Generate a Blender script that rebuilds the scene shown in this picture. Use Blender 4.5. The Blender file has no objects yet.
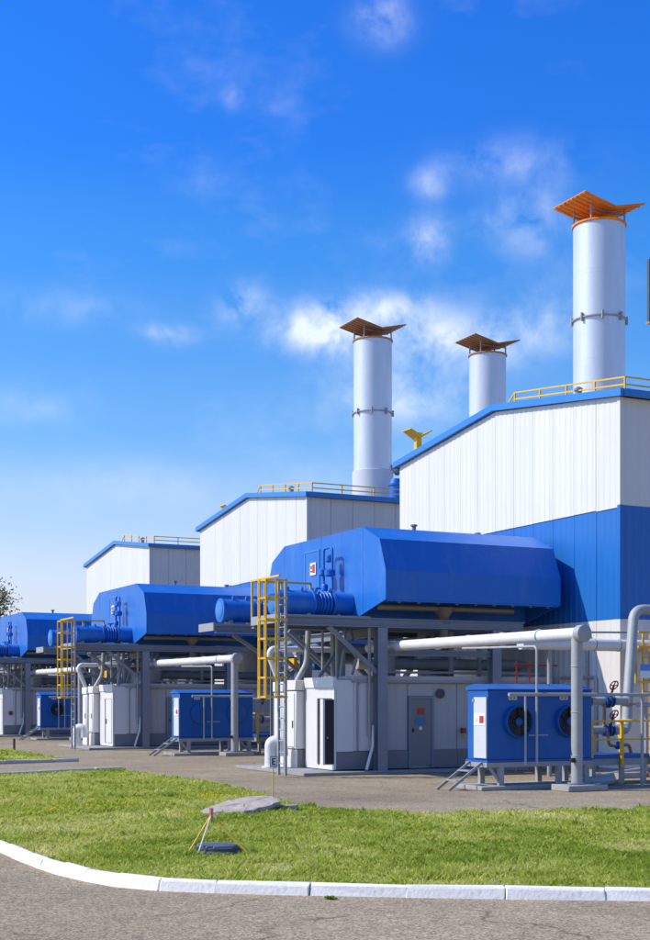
import bpy, bmesh, math, random
import numpy as np
from mathutils import Vector, Matrix
R = math.radians
random.seed(7); rng = np.random.default_rng(7)
sc = bpy.context.scene
col = sc.collection

# ------------------------------------------------------------------ camera
cd = bpy.data.cameras.new('camera'); cam = bpy.data.objects.new('camera', cd); col.objects.link(cam)
cam.location = (0, 0, 2.0); cam.rotation_euler = (R(90), 0, -R(25.91))
cd.sensor_fit = 'VERTICAL'; cd.sensor_height = 24; cd.lens = 24 * 1340 / 940
cd.shift_y = (699 - 470) / 940; cd.clip_start = 0.1; cd.clip_end = 4000
sc.camera = cam

# ------------------------------------------------------------------ sky, sun, exposure
TO_SUN = Vector((-.59, .27, .62)).normalized()
SUN_EL = math.asin(TO_SUN.z); SUN_ROT = math.atan2(TO_SUN.x, TO_SUN.y)
w = bpy.data.worlds.new('World'); sc.world = w; w.use_nodes = True
nt = w.node_tree; N = nt.nodes; L = nt.links; N.clear()
def nd(t, **k):
    n = N.new(t)
    for a, b in k.items(): setattr(n, a, b)
    return n
def mth(op, a, b=None, c=None):
    n = N.new('ShaderNodeMath'); n.operation = op
    for i, x in enumerate((a, b, c)):
        if x is None: continue
        if isinstance(x, (int, float)): n.inputs[i].default_value = x
        else: L.new(x, n.inputs[i])
    return n.outputs[0]
sky = nd('ShaderNodeTexSky', sky_type='NISHITA', sun_disc=False, sun_elevation=SUN_EL, sun_rotation=SUN_ROT % (2 * math.pi),
         altitude=200, air_density=1.0, dust_density=1.6, ozone_density=2.0)
hs = nd('ShaderNodeHueSaturation'); hs.inputs['Saturation'].default_value = 1.05; hs.inputs['Value'].default_value = 1.0
L.new(sky.outputs[0], hs.inputs['Color'])
tc = nd('ShaderNodeTexCoord'); sep = nd('ShaderNodeSeparateXYZ'); L.new(tc.outputs['Generated'], sep.inputs[0])
dx, dy, dz = sep.outputs
az = mth('ARCTAN2', dx, dy); el = mth('ARCSINE', dz)
# clear, deep blue aloft and a pale band low down, the same all the way round
tr = nd('ShaderNodeMapRange'); tr.inputs[1].default_value = 0; tr.inputs[2].default_value = R(30); L.new(el, tr.inputs[0])
tint = nd('ShaderNodeValToRGB'); L.new(tr.outputs[0], tint.inputs[0]); cr_ = tint.color_ramp; cr_.interpolation = 'EASE'
STOPS = [(0, (1.42, 1.27, 1.46)), (5, (1.38, 1.26, 1.45)), (8, (1.12, 1.2, 1.4)), (11.4, (.6, 1.02, 1.44)), (15.4, (.41, .95, 1.5)), (18.5, (.28, .9, 1.6)), (23, (.16, .75, 1.74)), (30, (.14, .72, 1.78))]
for i, (e_, c_) in enumerate(STOPS):
    k_ = cr_.elements[0] if i == 0 else (cr_.elements[1] if i == 1 else cr_.elements.new(e_ / 30))
    k_.position = e_ / 30; k_.color = (c_[0] / 2, c_[1] / 2, c_[2] / 2, 1)
hs.inputs['Value'].default_value = 2.0
tm = nd('ShaderNodeMixRGB', blend_type='MULTIPLY'); tm.inputs[0].default_value = 1; L.new(hs.outputs[0], tm.inputs[1]); L.new(tint.outputs[0], tm.inputs[2])
# fine structure of the clouds
nz = nd('ShaderNodeTexNoise'); nz.inputs['Scale'].default_value = 26; nz.inputs['Detail'].default_value = 11; nz.inputs['Roughness'].default_value = .6; nz.inputs['Distortion'].default_value = .2
L.new(tc.outputs['Generated'], nz.inputs['Vector'])
nz2 = nd('ShaderNodeTexNoise'); nz2.inputs['Scale'].default_value = 3.0; nz2.inputs['Detail'].default_value = 6; nz2.inputs['Roughness'].default_value = .6
mp = nd('ShaderNodeMapping'); mp.inputs['Scale'].default_value = (1, 1, 2.2); mp.inputs['Location'].default_value = (3.1, 1.7, .4)
L.new(tc.outputs['Generated'], mp.inputs[0]); L.new(mp.outputs[0], nz2.inputs['Vector'])
# cloud puffs: azimuth deg, elevation deg, half width, half height, density
PUFFS = [(28.4, 26.9, 1.1, .8, .3), (22.0, 24.1, .6, .4, .16), (30.4, 21.0, .8, .6, .24), (30.4, 18.9, .8, .8, .36),
         (33.8, 21.6, 2.6, .8, .2), (34.6, 19.4, 1.6, 1.0, .26), (29.6, 15.2, 3.4, .9, .42), (26.0, 15.4, 2.0, .85, .8), (28.4, 16.3, 2.2, .6, .35), (32.4, 14.7, 2.6, .9, .36), (29.5, 13.6, 4.0, 1.6, .1),
         (22.4, 16.4, .9, .7, .38), (19.1, 15.1, 1.0, .4, .36), (15.0, 16.0, 3.2, .7, .1), (17.8, 9.0, 4.2, 1.0, .12),
         (29.5, 12.6, 3.0, 1.0, .3), (35.6, 15.6, 1.6, 1.0, .22), (13.5, 12.0, 2.2, .8, .12)]
tot = None
for A, E_, wa, we, d in PUFFS:
    u = mth('DIVIDE', mth('SUBTRACT', az, R(A)), R(wa)); v = mth('DIVIDE', mth('SUBTRACT', el, R(E_)), R(we))
    g = mth('EXPONENT', mth('MULTIPLY', mth('ADD', mth('MULTIPLY', u, u), mth('MULTIPLY', v, v)), -1.0))
    g = mth('MULTIPLY', g, d)
    tot = g if tot is None else mth('ADD', tot, g)
# loose wisps all round the sky
wisps = mth('MULTIPLY', mth('MAXIMUM', mth('SUBTRACT', nz2.outputs[0], .55), 0), .9)
tot = mth('ADD', tot, wisps)
mr = nd('ShaderNodeMapRange'); mr.inputs[1].default_value = .34; mr.inputs[2].default_value = .64
L.new(nz.outputs[0], mr.inputs[0])
cl = mth('MINIMUM', mth('MULTIPLY', mth('MULTIPLY', tot, mr.outputs[0]), 1.5), .88)
cm = nd('ShaderNodeMixRGB'); L.new(cl, cm.inputs[0]); L.new(tm.outputs[0], cm.inputs[1]); cm.inputs[2].default_value = (6.9, 7.5, 8.2, 1)
bg = nd('ShaderNodeBackground'); bg.inputs[1].default_value = .125; L.new(cm.outputs[0], bg.inputs[0])
wo = nd('ShaderNodeOutputWorld'); L.new(bg.outputs[0], wo.inputs[0])

sd = bpy.data.lights.new('sun', 'SUN'); sun = bpy.data.objects.new('sun', sd); col.objects.link(sun)
sd.energy = 4.3; sd.angle = R(.53); sd.color = (1, .925, .8)
sun.rotation_euler = TO_SUN.to_track_quat('Z', 'Y').to_euler(); sun.location = (-30, 20, 40)
vs = sc.view_settings; vs.view_transform = 'Standard'; vs.look = 'None'; vs.gamma = 1; vs.exposure = .18; vs.use_curve_mapping = False

# ------------------------------------------------------------------ materials
MATS = {}
def mat(name, base, rough=.5, metal=0., var=.06, dirt=.0, dirtcol=(.12, .1, .08), scale=1.5, stretch=(1, 1, 1), bump=0., bscale=40., rand=.0, spec=.5, coat=0.):
    m = bpy.data.materials.new(name); m.use_nodes = True; t = m.node_tree; n = t.nodes; l = t.links
    b = n['Principled BSDF']; b.inputs['Roughness'].default_value = rough; b.inputs['Metallic'].default_value = metal
    b.inputs['Specular IOR Level'].default_value = spec; b.inputs['Coat Weight'].default_value = coat
    co = n.new('ShaderNodeTexCoord'); mp = n.new('ShaderNodeMapping'); mp.inputs['Scale'].default_value = stretch; l.new(co.outputs['Object'], mp.inputs[0])
    a = n.new('ShaderNodeTexNoise'); a.inputs['Scale'].default_value = scale; a.inputs['Detail'].default_value = 7; a.inputs['Roughness'].default_value = .65; l.new(mp.outputs[0], a.inputs[0])
    r = n.new('ShaderNodeMapRange'); r.inputs[1].default_value = .3; r.inputs[2].default_value = .7; r.inputs[3].default_value = 1 - var; r.inputs[4].default_value = 1 + var; l.new(a.outputs[0], r.inputs[0])
    val = r.outputs[0]
    if rand:
        oi = n.new('ShaderNodeObjectInfo'); rr = n.new('ShaderNodeMapRange'); rr.inputs[3].default_value = 1 - rand; rr.inputs[4].default_value = 1 + rand * .6; l.new(oi.outputs['Random'], rr.inputs[0])
        mm = n.new('ShaderNodeMath'); mm.operation = 'MULTIPLY'; l.new(val, mm.inputs[0]); l.new(rr.outputs[0], mm.inputs[1]); val = mm.outputs[0]
    sc_ = n.new('ShaderNodeVectorMath'); sc_.operation = 'SCALE'; sc_.inputs[0].default_value = base[:3]; l.new(val, sc_.inputs['Scale'])
    out = sc_.outputs[0]
    if dirt:
        d = n.new('ShaderNodeTexNoise'); d.inputs['Scale'].default_value = scale * 2.3; d.inputs['Detail'].default_value = 9; d.inputs['Roughness'].default_value = .72; l.new(mp.outputs[0], d.inputs[0])
        dr = n.new('ShaderNodeMapRange'); dr.inputs[1].default_value = .5; dr.inputs[2].default_value = .78; dr.inputs[3].default_value = 0; dr.inputs[4].default_value = dirt; l.new(d.outputs[0], dr.inputs[0])
        mx = n.new('ShaderNodeMixRGB'); l.new(dr.outputs[0], mx.inputs[0]); l.new(out, mx.inputs[1]); mx.inputs[2].default_value = (*dirtcol, 1); out = mx.outputs[0]
    l.new(out, b.inputs['Base Color'])
    rr2 = n.new('ShaderNodeMapRange'); rr2.inputs[3].default_value = max(.03, rough - .1); rr2.inputs[4].default_value = min(1, rough + .12); l.new(a.outputs[0], rr2.inputs[0]); l.new(rr2.outputs[0], b.inputs['Roughness'])
    if bump:
        e = n.new('ShaderNodeTexNoise'); e.inputs['Scale'].default_value = bscale; e.inputs['Detail'].default_value = 5; l.new(co.outputs['Object'], e.inputs[0])
        bp = n.new('ShaderNodeBump'); bp.inputs['Strength'].default_value = bump; bp.inputs['Distance'].default_value = .02; l.new(e.outputs[0], bp.inputs['Height']); l.new(bp.outputs[0], b.inputs['Normal'])
    MATS[name] = m
    return m
mat('white_panel', (.69, .66, .6), .45, var=.025, dirt=.35, dirtcol=(.5, .47, .42), scale=.9, stretch=(1, 1, .18), rand=.03)
mat('blue_panel', (.006, .135, .43), .45, var=.05, dirt=.16, dirtcol=(.05, .12, .38), scale=.9, stretch=(1, 1, .2), rand=.05)
mat('blue_paint', (.012, .14, .48), .42, var=.06, dirt=.42, dirtcol=(.14, .27, .46), scale=.8, stretch=(1, 1, .3), bump=.05, bscale=1.6, spec=.35)
mat('cooler_blue', (.006, .1, .36), .42, var=.06, dirt=.35, dirtcol=(.05, .15, .36), scale=1.2, stretch=(1, 1, .3), bump=.05, bscale=2.5, spec=.3)
mat('dark_red', (.22, .016, .012), .5)
mat('blue_trim', (.03, .2, .52), .4, var=.04)
mat('roof_sheet', (.42, .44, .46), .5, var=.06, dirt=.2)
mat('core_grey', (.2, .2, .2), .8)
mat('steel_grey', (.2, .225, .26), .5, var=.08, dirt=.2, scale=2.5)
mat('steel_light', (.31, .31, .3), .5, var=.07, dirt=.2, scale=3)
mat('galvanised', (.36, .36, .34), .6, metal=.12, var=.1, dirt=.22, dirtcol=(.25, .24, .22), scale=3.5, bump=.05, bscale=14)
mat('insulation', (.7, .69, .65), .5, metal=.1, var=.06, dirt=.22, dirtcol=(.35, .34, .33), scale=2.5, bump=.1, bscale=7)
mat('chimney_grey', (.64, .66, .67), .38, metal=.3, var=.08, dirt=.3, dirtcol=(.4, .42, .44), scale=.9, stretch=(1, 1, .2), bump=.03, bscale=3)
mat('rust_orange', (.88, .27, .03), .75, var=.25, dirt=.35, dirtcol=(.35, .12, .03), scale=3, stretch=(.4, 3, 1), rand=.12)
mat('rust_brown', (.42, .2, .09), .7, var=.25, dirt=.4, dirtcol=(.09, .05, .03), scale=3, stretch=(.4, 3, 1), rand=.12)
mat('yellow_paint', (.76, .42, .01), .45, var=.08, dirt=.15, dirtcol=(.25, .15, .04), scale=4)
mat('red_paint', (.3, .02, .015), .45)
mat('red_sign', (.42, .03, .025), .4)
mat('white_sign', (.78, .78, .78), .4)
mat('blue_sign', (.04, .16, .34), .4)
mat('sky_sign', (.07, .25, .72), .4)
mat('black', (.012, .012, .014), .6)
mat('dark_fan', (.02, .015, .018), .5)
mat('cabinet_white', (.68, .66, .62), .5, var=.03, dirt=.14, dirtcol=(.4, .38, .35), scale=1.6, stretch=(1, 1, .3), rand=.03)
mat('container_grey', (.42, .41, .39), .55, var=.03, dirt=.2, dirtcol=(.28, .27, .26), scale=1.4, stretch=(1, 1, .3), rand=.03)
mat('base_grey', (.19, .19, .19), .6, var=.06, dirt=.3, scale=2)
mat('door_grey', (.19, .2, .185), .5, var=.04, dirt=.12, scale=2)
mat('fan_panel', (.55, .56, .56), .5, var=.03, dirt=.15, dirtcol=(.35, .33, .3))
mat('concrete', (.33, .32, .29), .85, var=.12, dirt=.35, dirtcol=(.2, .19, .17), scale=3, bump=.3, bscale=18)
mat('slab_concrete', (.42, .35, .27), .9, var=.22, dirt=.7, dirtcol=(.16, .14, .12), scale=5, bump=.6, bscale=14)
mat('kerb_white', (.84, .775, .67), .8, var=.07, dirt=.5, dirtcol=(.36, .32, .27), scale=6, bump=.35, bscale=22, rand=.03)
mat('kerb_old', (.55, .53, .5), .85, var=.1, dirt=.5, dirtcol=(.2, .19, .17), scale=6, bump=.3, bscale=25, rand=.1)
mat('plinth_grey', (.3, .285, .26), .9, var=.15, dirt=.45, dirtcol=(.16, .14, .12), scale=2.5, bump=.3, bscale=14)
mat('iron', (.09, .09, .095), .6, metal=.4, var=.2, dirt=.3)
mat('bronze_pipe', (.2, .16, .12), .5, metal=.2, var=.15)
mat('bark', (.09, .07, .055), .9, var=.25)
mat('wood_pole', (.75, .46, .04), .6, var=.15, scale=8)
mat('pole_white', (.75, .7, .6), .6)
mat('pink_tape', (.7, .25, .22), .6)
mat('beige_lag', (.38, .37, .35), .6, var=.1, dirt=.3, scale=3)

def tarmac():
    m = bpy.data.materials.new('tarmac'); m.use_nodes = True; t = m.node_tree; n = t.nodes; l = t.links
    b = n['Principled BSDF']; b.inputs['Roughness'].default_value = .9; b.inputs['Specular IOR Level'].default_value = .25
    co = n.new('ShaderNodeTexCoord')
    def noise(s, d=6, r=.6, vec=None):
        a = n.new('ShaderNodeTexNoise'); a.inputs['Scale'].default_value = s; a.inputs['Detail'].default_value = d; a.inputs['Roughness'].default_value = r
        l.new(vec or co.outputs['Object'], a.inputs[0]); return a.outputs[0]
    def rng_(x, a, b_, c, d):
        r = n.new('ShaderNodeMapRange'); [setattr(r.inputs[i], 'default_value', v) for i, v in zip((1, 2, 3, 4), (a, b_, c, d))]; l.new(x, r.inputs[0]); return r.outputs[0]
    def mul(a, b_):
        q = n.new('ShaderNodeMath'); q.operation = 'MULTIPLY'; l.new(a, q.inputs[0])
        if isinstance(b_, float): q.inputs[1].default_value = b_
        else: l.new(b_, q.inputs[1])
        return q.outputs[0]
    cr = n.new('ShaderNodeValToRGB'); l.new(noise(.22, 7, .62), cr.inputs[0])
    e = cr.color_ramp.elements; e[0].position = .36; e[0].color = (.285, .215, .125, 1); e[1].position = .66; e[1].color = (.37, .288, .172, 1)
    vo = n.new('ShaderNodeTexVoronoi'); vo.inputs['Scale'].default_value = 55; l.new(co.outputs['Object'], vo.inputs[0])
    sp = n.new('ShaderNodeSeparateColor'); l.new(vo.outputs['Color'], sp.inputs[0])
    stones = rng_(sp.outputs[0], 0, 1, .52, 1.5)
    val = mul(mul(stones, rng_(noise(9, 6, .7), .3, .7, .78, 1.2)), rng_(noise(1.3, 5, .6), .3, .7, .86, 1.12))
    # cracks
    dn = n.new('ShaderNodeTexNoise'); dn.inputs['Scale'].default_value = 1.1; dn.inputs['Detail'].default_value = 5; l.new(co.outputs['Object'], dn.inputs[0])
    ad = n.new('ShaderNodeVectorMath'); ad.operation = 'MULTIPLY_ADD'; l.new(dn.outputs['Color'], ad.inputs[0]); ad.inputs[1].default_value = (1.3, 1.3, 0); l.new(co.outputs['Object'], ad.inputs[2])
    ve = n.new('ShaderNodeTexVoronoi'); ve.feature = 'DISTANCE_TO_EDGE'; ve.inputs['Scale'].default_value = .22; l.new(ad.outputs[0], ve.inputs[0])
    line = rng_(ve.outputs['Distance'], .0025, .007, 0, 1)
    mask = rng_(noise(.45, 3), .52, .6, 1, 0)
    mx = n.new('ShaderNodeMath'); mx.operation = 'MAXIMUM'; l.new(line, mx.inputs[0]); l.new(mask, mx.inputs[1])
    crk = rng_(mx.outputs[0], 0, 1, .5, 1)
    # tar spots and worn darker stretches
    spot = rng_(noise(2.3, 5, .55), .68, .72, 1, .5)
    val = mul(mul(val, crk), spot)
    val = mul(val, rng_(noise(.13, 5, .6), .5, .68, 1.03, .76))
    s = n.new('ShaderNodeVectorMath'); s.operation = 'SCALE'; l.new(cr.outputs[0], s.inputs[0]); l.new(val, s.inputs['Scale']); l.new(s.outputs[0], b.inputs['Base Color'])
    bp = n.new('ShaderNodeBump'); bp.inputs['Strength'].default_value = .7; bp.inputs['Distance'].default_value = .012; l.new(sp.outputs[1], bp.inputs['Height']); l.new(bp.outputs[0], b.inputs['Normal'])
    MATS['tarmac'] = m
tarmac()
def leaf_mat(name, c1, c2, c3, transl=.25, attr=True):
    m = bpy.data.materials.new(name); m.use_nodes = True; t = m.node_tree; n = t.nodes; l = t.links
    b = n['Principled BSDF']; b.inputs['Roughness'].default_value = .55; b.inputs['Specular IOR Level'].default_value = .3
    at = n.new('ShaderNodeAttribute'); at.attribute_name = 'tone'
    cr = n.new('ShaderNodeValToRGB'); l.new(at.outputs['Fac'], cr.inputs[0])
    e = cr.color_ramp.elements; e[0].color = (*c1, 1); e[1].color = (*c3, 1); k = e.new(.5); k.color = (*c2, 1)
    l.new(cr.outputs[0], b.inputs['Base Color'])
    tr = n.new('ShaderNodeBsdfTranslucent'); l.new(cr.outputs[0], tr.inputs[0]); mx = n.new('ShaderNodeMixShader'); mx.inputs[0].default_value = transl
    l.new(b.outputs[0], mx.inputs[1]); l.new(tr.outputs[0], mx.inputs[2]); l.new(mx.outputs[0], n['Material Output'].inputs[0])
    MATS[name] = m
leaf_mat('grass_blade', (.2, .3, .022), (.53, .57, .06), (.84, .7, .3), .5)
leaf_mat('autumn_leaf', (.03, .05, .012), (.11, .12, .02), (.34, .15, .03))
leaf_mat('dark_leaf', (.012, .025, .008), (.03, .055, .014), (.07, .1, .02))
leaf_mat('flower_yellow', (.75, .6, .01), (.85, .7, .02), (.9, .75, .05), .1)
mat('lawn_soil', (.33, .31, .1), .95, var=.3, dirt=.5, dirtcol=(.17, .14, .06), scale=2.2, bump=.5, bscale=12)

# ------------------------------------------------------------------ mesh helpers
class MB:
    def __init__(s): s.v = []; s.f = []
    def poly(s, pts, faces):
        o = len(s.v); s.v += [tuple(p) for p in pts]; s.f += [tuple(i + o for i in f) for f in faces]; return s
    def box(s, x0, x1, y0, y1, z0, z1):
        return s.poly([(x0, y0, z0), (x1, y0, z0), (x1, y1, z0), (x0, y1, z0), (x0, y0, z1), (x1, y0, z1), (x1, y1, z1), (x0, y1, z1)],
                      [(0, 3, 2, 1), (4, 5, 6, 7), (0, 1, 5, 4), (1, 2, 6, 5), (2, 3, 7, 6), (3, 0, 4, 7)])
    def tube(s, p, q, r, n=10, r2=None):
        p = Vector(p); q = Vector(q); d = (q - p).normalized(); r2 = r if r2 is None else r2
        u = d.orthogonal().normalized() if abs(d.z) > .99 else d.cross(Vector((0, 0, 1))).normalized(); v = d.cross(u)
        a = [p + (u * math.cos(k * 2 * math.pi / n) + v * math.sin(k * 2 * math.pi / n)) * r for k in range(n)]
        b = [q + (u * math.cos(k * 2 * math.pi / n) + v * math.sin(k * 2 * math.pi / n)) * r2 for k in range(n)]
        return s.poly(a + b, [(k, (k + 1) % n, n + (k + 1) % n, n + k) for k in range(n)] + [tuple(range(n))[::-1], tuple(range(n, 2 * n))])
    def bar(s, p, q, wd, ht=None):                       # square bar
        ht = ht or wd; p = Vector(p); q = Vector(q); d = (q - p).normalized()
        up = Vector((0, 0, 1)) if abs(d.z) < .95 else Vector((0, 1, 0))
        u = d.cross(up).normalized() * wd / 2; v = u.normalized().cross(d) * ht / 2
        a = [p - u - v, p + u - v, p + u + v, p - u + v]; b = [x + (q - p) for x in a]
        return s.poly(a + b, [(0, 1, 5, 4), (1, 2, 6, 5), (2, 3, 7, 6), (3, 0, 4, 7), (3, 2, 1, 0), (4, 5, 6, 7)])
    def pipe(s, pts, r, n=12, bend=None, seg=6):         # swept round pipe with rounded bends
        pts = [Vector(p) for p in pts]; bend = bend or r * 2.2; path = [pts[0]]
        for i in range(1, len(pts) - 1):
            a, b, c = pts[i - 1], pts[i], pts[i + 1]; d1 = (a - b).normalized(); d2 = (c - b).normalized()
            k = min(bend, (a - b).length * .49, (c - b).length * .49); A = b + d1 * k; C = b + d2 * k
            for j in range(seg + 1):
                t = j / seg; path.append(A * (1 - t) ** 2 + b * 2 * t * (1 - t) + C * t * t)
        path.append(pts[-1]); rings = []; u = None
        for i, p in enumerate(path):
            d = (path[min(i + 1, len(path) - 1)] - path[max(i - 1, 0)]).normalized()
            if u is None: u = d.orthogonal().normalized()
            u = (u - d * u.dot(d)).normalized(); v = d.cross(u)
            rings.append([p + (u * math.cos(k * 2 * math.pi / n) + v * math.sin(k * 2 * math.pi / n)) * r for k in range(n)])
        V = [q for g in rings for q in g]; F = [tuple(range(n))[::-1], tuple(range(len(V) - n, len(V)))]
        for i in range(len(rings) - 1):
            for k in range(n): F.append((i * n + k, i * n + (k + 1) % n, (i + 1) * n + (k + 1) % n, (i + 1) * n + k))
        return s.poly(V, F)
    def lathe(s, c, prof, n=24, axis='Z'):               # prof = [(r, h)], closed solid
        V = []; F = []
        for r, h in prof:
            for k in range(n):
                a = k * 2 * math.pi / n; x, y = r * math.cos(a), r * math.sin(a)
                V.append({'Z': (c[0] + x, c[1] + y, c[2] + h), 'X': (c[0] + h, c[1] + x, c[2] + y), 'Y': (c[0] + y, c[1] + h, c[2] + x)}[axis])
        for i in range(len(prof) - 1):
            for k in range(n): F.append((i * n + k, i * n + (k + 1) % n, (i + 1) * n + (k + 1) % n, (i + 1) * n + k))
        F.append(tuple(range(n))[::-1]); F.append(tuple(range(len(V) - n, len(V))))
        return s.poly(V, F)
    def prismx(s, prof, x0, x1):                         # prof = [(y, z)] extruded along X
        n = len(prof); V = [(x0, y, z) for y, z in prof] + [(x1, y, z) for y, z in prof]
        return s.poly(V, [(k, (k + 1) % n, n + (k + 1) % n, n + k) for k in range(n)] + [tuple(range(n))[::-1], tuple(range(n, 2 * n))])
    def prismy(s, prof, y0, y1):                         # prof = [(x, z)]
        n = len(prof); V = [(x, y0, z) for x, z in prof] + [(x, y1, z) for x, z in prof]
        return s.poly(V, [(k, (k + 1) % n, n + (k + 1) % n, n + k) for k in range(n)] + [tuple(range(n))[::-1], tuple(range(n, 2 * n))])
    def build(s, name, m, parent=None, smooth=True, bevel=0, kind=None):
        org = ORG.get(parent, Vector()) if parent else Vector()
        me = bpy.data.meshes.new(name); me.from_pydata([tuple(Vector(p) - org) for p in s.v], [], s.f)
        bm = bmesh.new(); bm.from_mesh(me); bmesh.ops.recalc_face_normals(bm, faces=bm.faces)
        if bevel:
            es = [e for e in bm.edges if len(e.link_faces) == 2 and e.calc_face_angle(0) > .6]
            bmesh.ops.bevel(bm, geom=es, offset=bevel, segments=1, affect='EDGES')
        bm.to_mesh(me); bm.free()
        if smooth: me.shade_smooth(); me.set_sharp_from_angle(angle=R(38))
        me.materials.append(MATS[m] if isinstance(m, str) else m)
        o = bpy.data.objects.new(name, me); col.objects.link(o)
        if parent: o.parent = parent
        ORG[o] = org
        if kind: o['kind'] = kind
        return o
ORG = {}
def tag(o, label, cat, group=None):
    o['label'] = label; o['category'] = cat
    if group: o['group'] = group
    return o
def thing(name, loc, label, cat, group=None):
    o = bpy.data.objects.new(name, None); o.empty_display_size = .3; o.location = loc; col.objects.link(o); ORG[o] = Vector(loc)
    return tag(o, label, cat, group)
def copy_tree(o, parent=None, shift=None):
    c = o.copy(); col.objects.link(c)
    if parent: c.parent = parent
    if shift: c.location = Vector(o.location) + Vector(shift)
    for ch in o.children: copy_tree(ch, c)
    return c
def B(name, m, parent, *boxes, **k):
    b = MB()
    for x in boxes: b.box(*x)
    return b.build(name, m, parent, **k)
def T(name, m, parent, p, q, r, n=12): return MB().tube(p, q, r, n).build(name, m, parent)
def PP(name, m, parent, pts, r, **k): return MB().pipe(pts, r, **k).build(name, m, parent)
SP = 19.85                                              # spacing of the three units along the row

# ------------------------------------------------------------------ ground
g = MB().poly([(-700, -300, 0), (900, -300, 0), (900, 1200, 0), (-700, 1200, 0)], [(0, 1, 2, 3)]).build('ground', 'tarmac', smooth=False, kind='structure')

def chaikin(p, it=2):
    for _ in range(it):
        q = [p[0]]
        for a, b in zip(p[:-1], p[1:]): q += [tuple(np.array(a) * .75 + np.array(b) * .25), tuple(np.array(a) * .25 + np.array(b) * .75)]
        p = q + [p[-1]]
    return p
def resample(p, step):
    p = np.array(p); d = np.r_[0, np.cumsum(np.linalg.norm(np.diff(p, axis=0), axis=1))]
    n = max(1, round(d[-1] / step)); s = np.linspace(0, d[-1], n + 1)
    return np.c_[np.interp(s, d, p[:, 0]), np.interp(s, d, p[:, 1])]
KERB = chaikin([(3.55, 32.5), (3.72, 22), (3.80, 17.4), (3.83, 15.6), (4.02, 14.3), (4.33, 13.45), (5.04, 12.83), (6.5, 11.8), (8.69, 10.5), (14.5, 6.9), (20, 3.4)])
def kerb(name, segs, wd, ht, m):
    """row of kerb stones, the outer face along pts"""
    root = bpy.data.objects.new(name, None); root['kind'] = 'structure'; col.objects.link(root); ORG[root] = Vector()
    cache = {}
    prs = [(a, b) for pts, step in segs for rs in [resample(pts, step)] for a, b in zip(rs[:-1], rs[1:])]
    for a, b in prs:
        ln = float(np.linalg.norm(b - a)); c = (a + b) / 2; d = (b - a) / ln
        b_ = MB(); h = ln / 2 - random.uniform(.001, .0035); e = .02
        pr = [(0, -.05), (wd, -.05), (wd, ht - e), (wd - e, ht), (ht * .5 + e, ht), (ht * .45, ht - e * .8)]
        V = [(-h, y, z) for y, z in pr] + [(h, y, z) for y, z in pr]
        jit = [(random.gauss(0, .005), random.gauss(0, .005), random.gauss(0, .006)) for _ in V]
        n = 6
        b_.poly([tuple(np.array(v) + j) for v, j in zip(V, jit)], [(k, (k + 1) % n, n + (k + 1) % n, n + k) for k in range(n)] + [tuple(range(n))[::-1], tuple(range(n, 2 * n))])
        o = b_.build('kerb_stone', m, root, smooth=False, bevel=.008)
        o.location = (c[0] + random.gauss(0, .005), c[1] + random.gauss(0, .005), random.gauss(0, .006))
        o.rotation_euler = (0, 0, math.atan2(d[1], d[0]) + random.gauss(0, .008))
    return root
kc = min(range(len(KERB)), key=lambda i: abs(KERB[i][0] - 4.9)); kerb('kerb', [(KERB[:kc + 1], .63), (KERB[kc:], 1.0)], .17, .118, 'kerb_white')
kerb('kerb', [([(11.1, 35.75), (9.26, 35.2), (7.47, 34.4), (3.6, 32.8)], .9)], .15, .13, 'kerb_old')
kerb('kerb', [([(11.6, 42.1), (10.0, 41.7), (9.0, 41.45), (5.0, 40.3)], .9)], .15, .1, 'kerb_old')

def wob(p, step=.25, amp=.09):
    q = resample(p, step); nrm = np.cumsum(rng.normal(0, amp * .5, (len(q), 2)), axis=0) * .25 + rng.normal(0, amp * .5, (len(q), 2))
    nrm -= np.linspace(0, 1, len(q))[:, None] * nrm[-1]; q += np.clip(nrm, -.22, .22); return [tuple(x) for x in q]
inner = []                                              # lawn side of the kerb
kk = resample(KERB, .4)
for i in range(len(kk)):
    d = kk[min(i + 1, len(kk) - 1)] - kk[max(i - 1, 0)]; d /= np.linalg.norm(d); inner.append(tuple(kk[i] + np.array([-d[1], d[0]]) * .145))
FAR = wob(chaikin([(27, 14.2), (20, 17.0), (15.46, 18.73), (13.9, 19.25), (12.43, 19.5), (11.1, 19.95), (10.45, 21.1), (10.35, 22.6), (11.0, 26.0), (11.25, 28.7), (11.1, 31.5), (11.05, 35.6)]), .25, .1)
LAWN = inner + FAR + [(9.26, 35.1), (7.47, 34.3), (3.9, 32.75)]
PATCH = wob(chaikin([(4.5, 40.3), (9, 41.6), (11.2, 42.2), (11.3, 44.2), (11.5, 49.0), (11.6, 53.0), (9.5, 56), (3, 54), (4.5, 40.3)]), .3, .1)
def sheet(name, P, z):
    n = len(P); b = MB().poly([(x, y, z) for x, y in P] + [(x, y, -.02) for x, y in P], [tuple(range(n))] + [(k, (k + 1) % n, n + (k + 1) % n, n + k) for k in range(n)])
    return b.build(name, 'lawn_soil', smooth=False, kind='structure')
sheet('lawn', LAWN, .055); sheet('lawn', PATCH, .055)
def inside(P, x, y):
    P = np.array(P); r = np.zeros(len(x), bool); j = len(P) - 1
    for i in range(len(P)):
        xi, yi = P[i]; xj, yj = P[j]
        if yi != yj: r ^= ((yi > y) != (yj > y)) & (x < (xj - xi) * (y - yi) / (yj - yi) + xi)
        j = i
    return r
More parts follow.
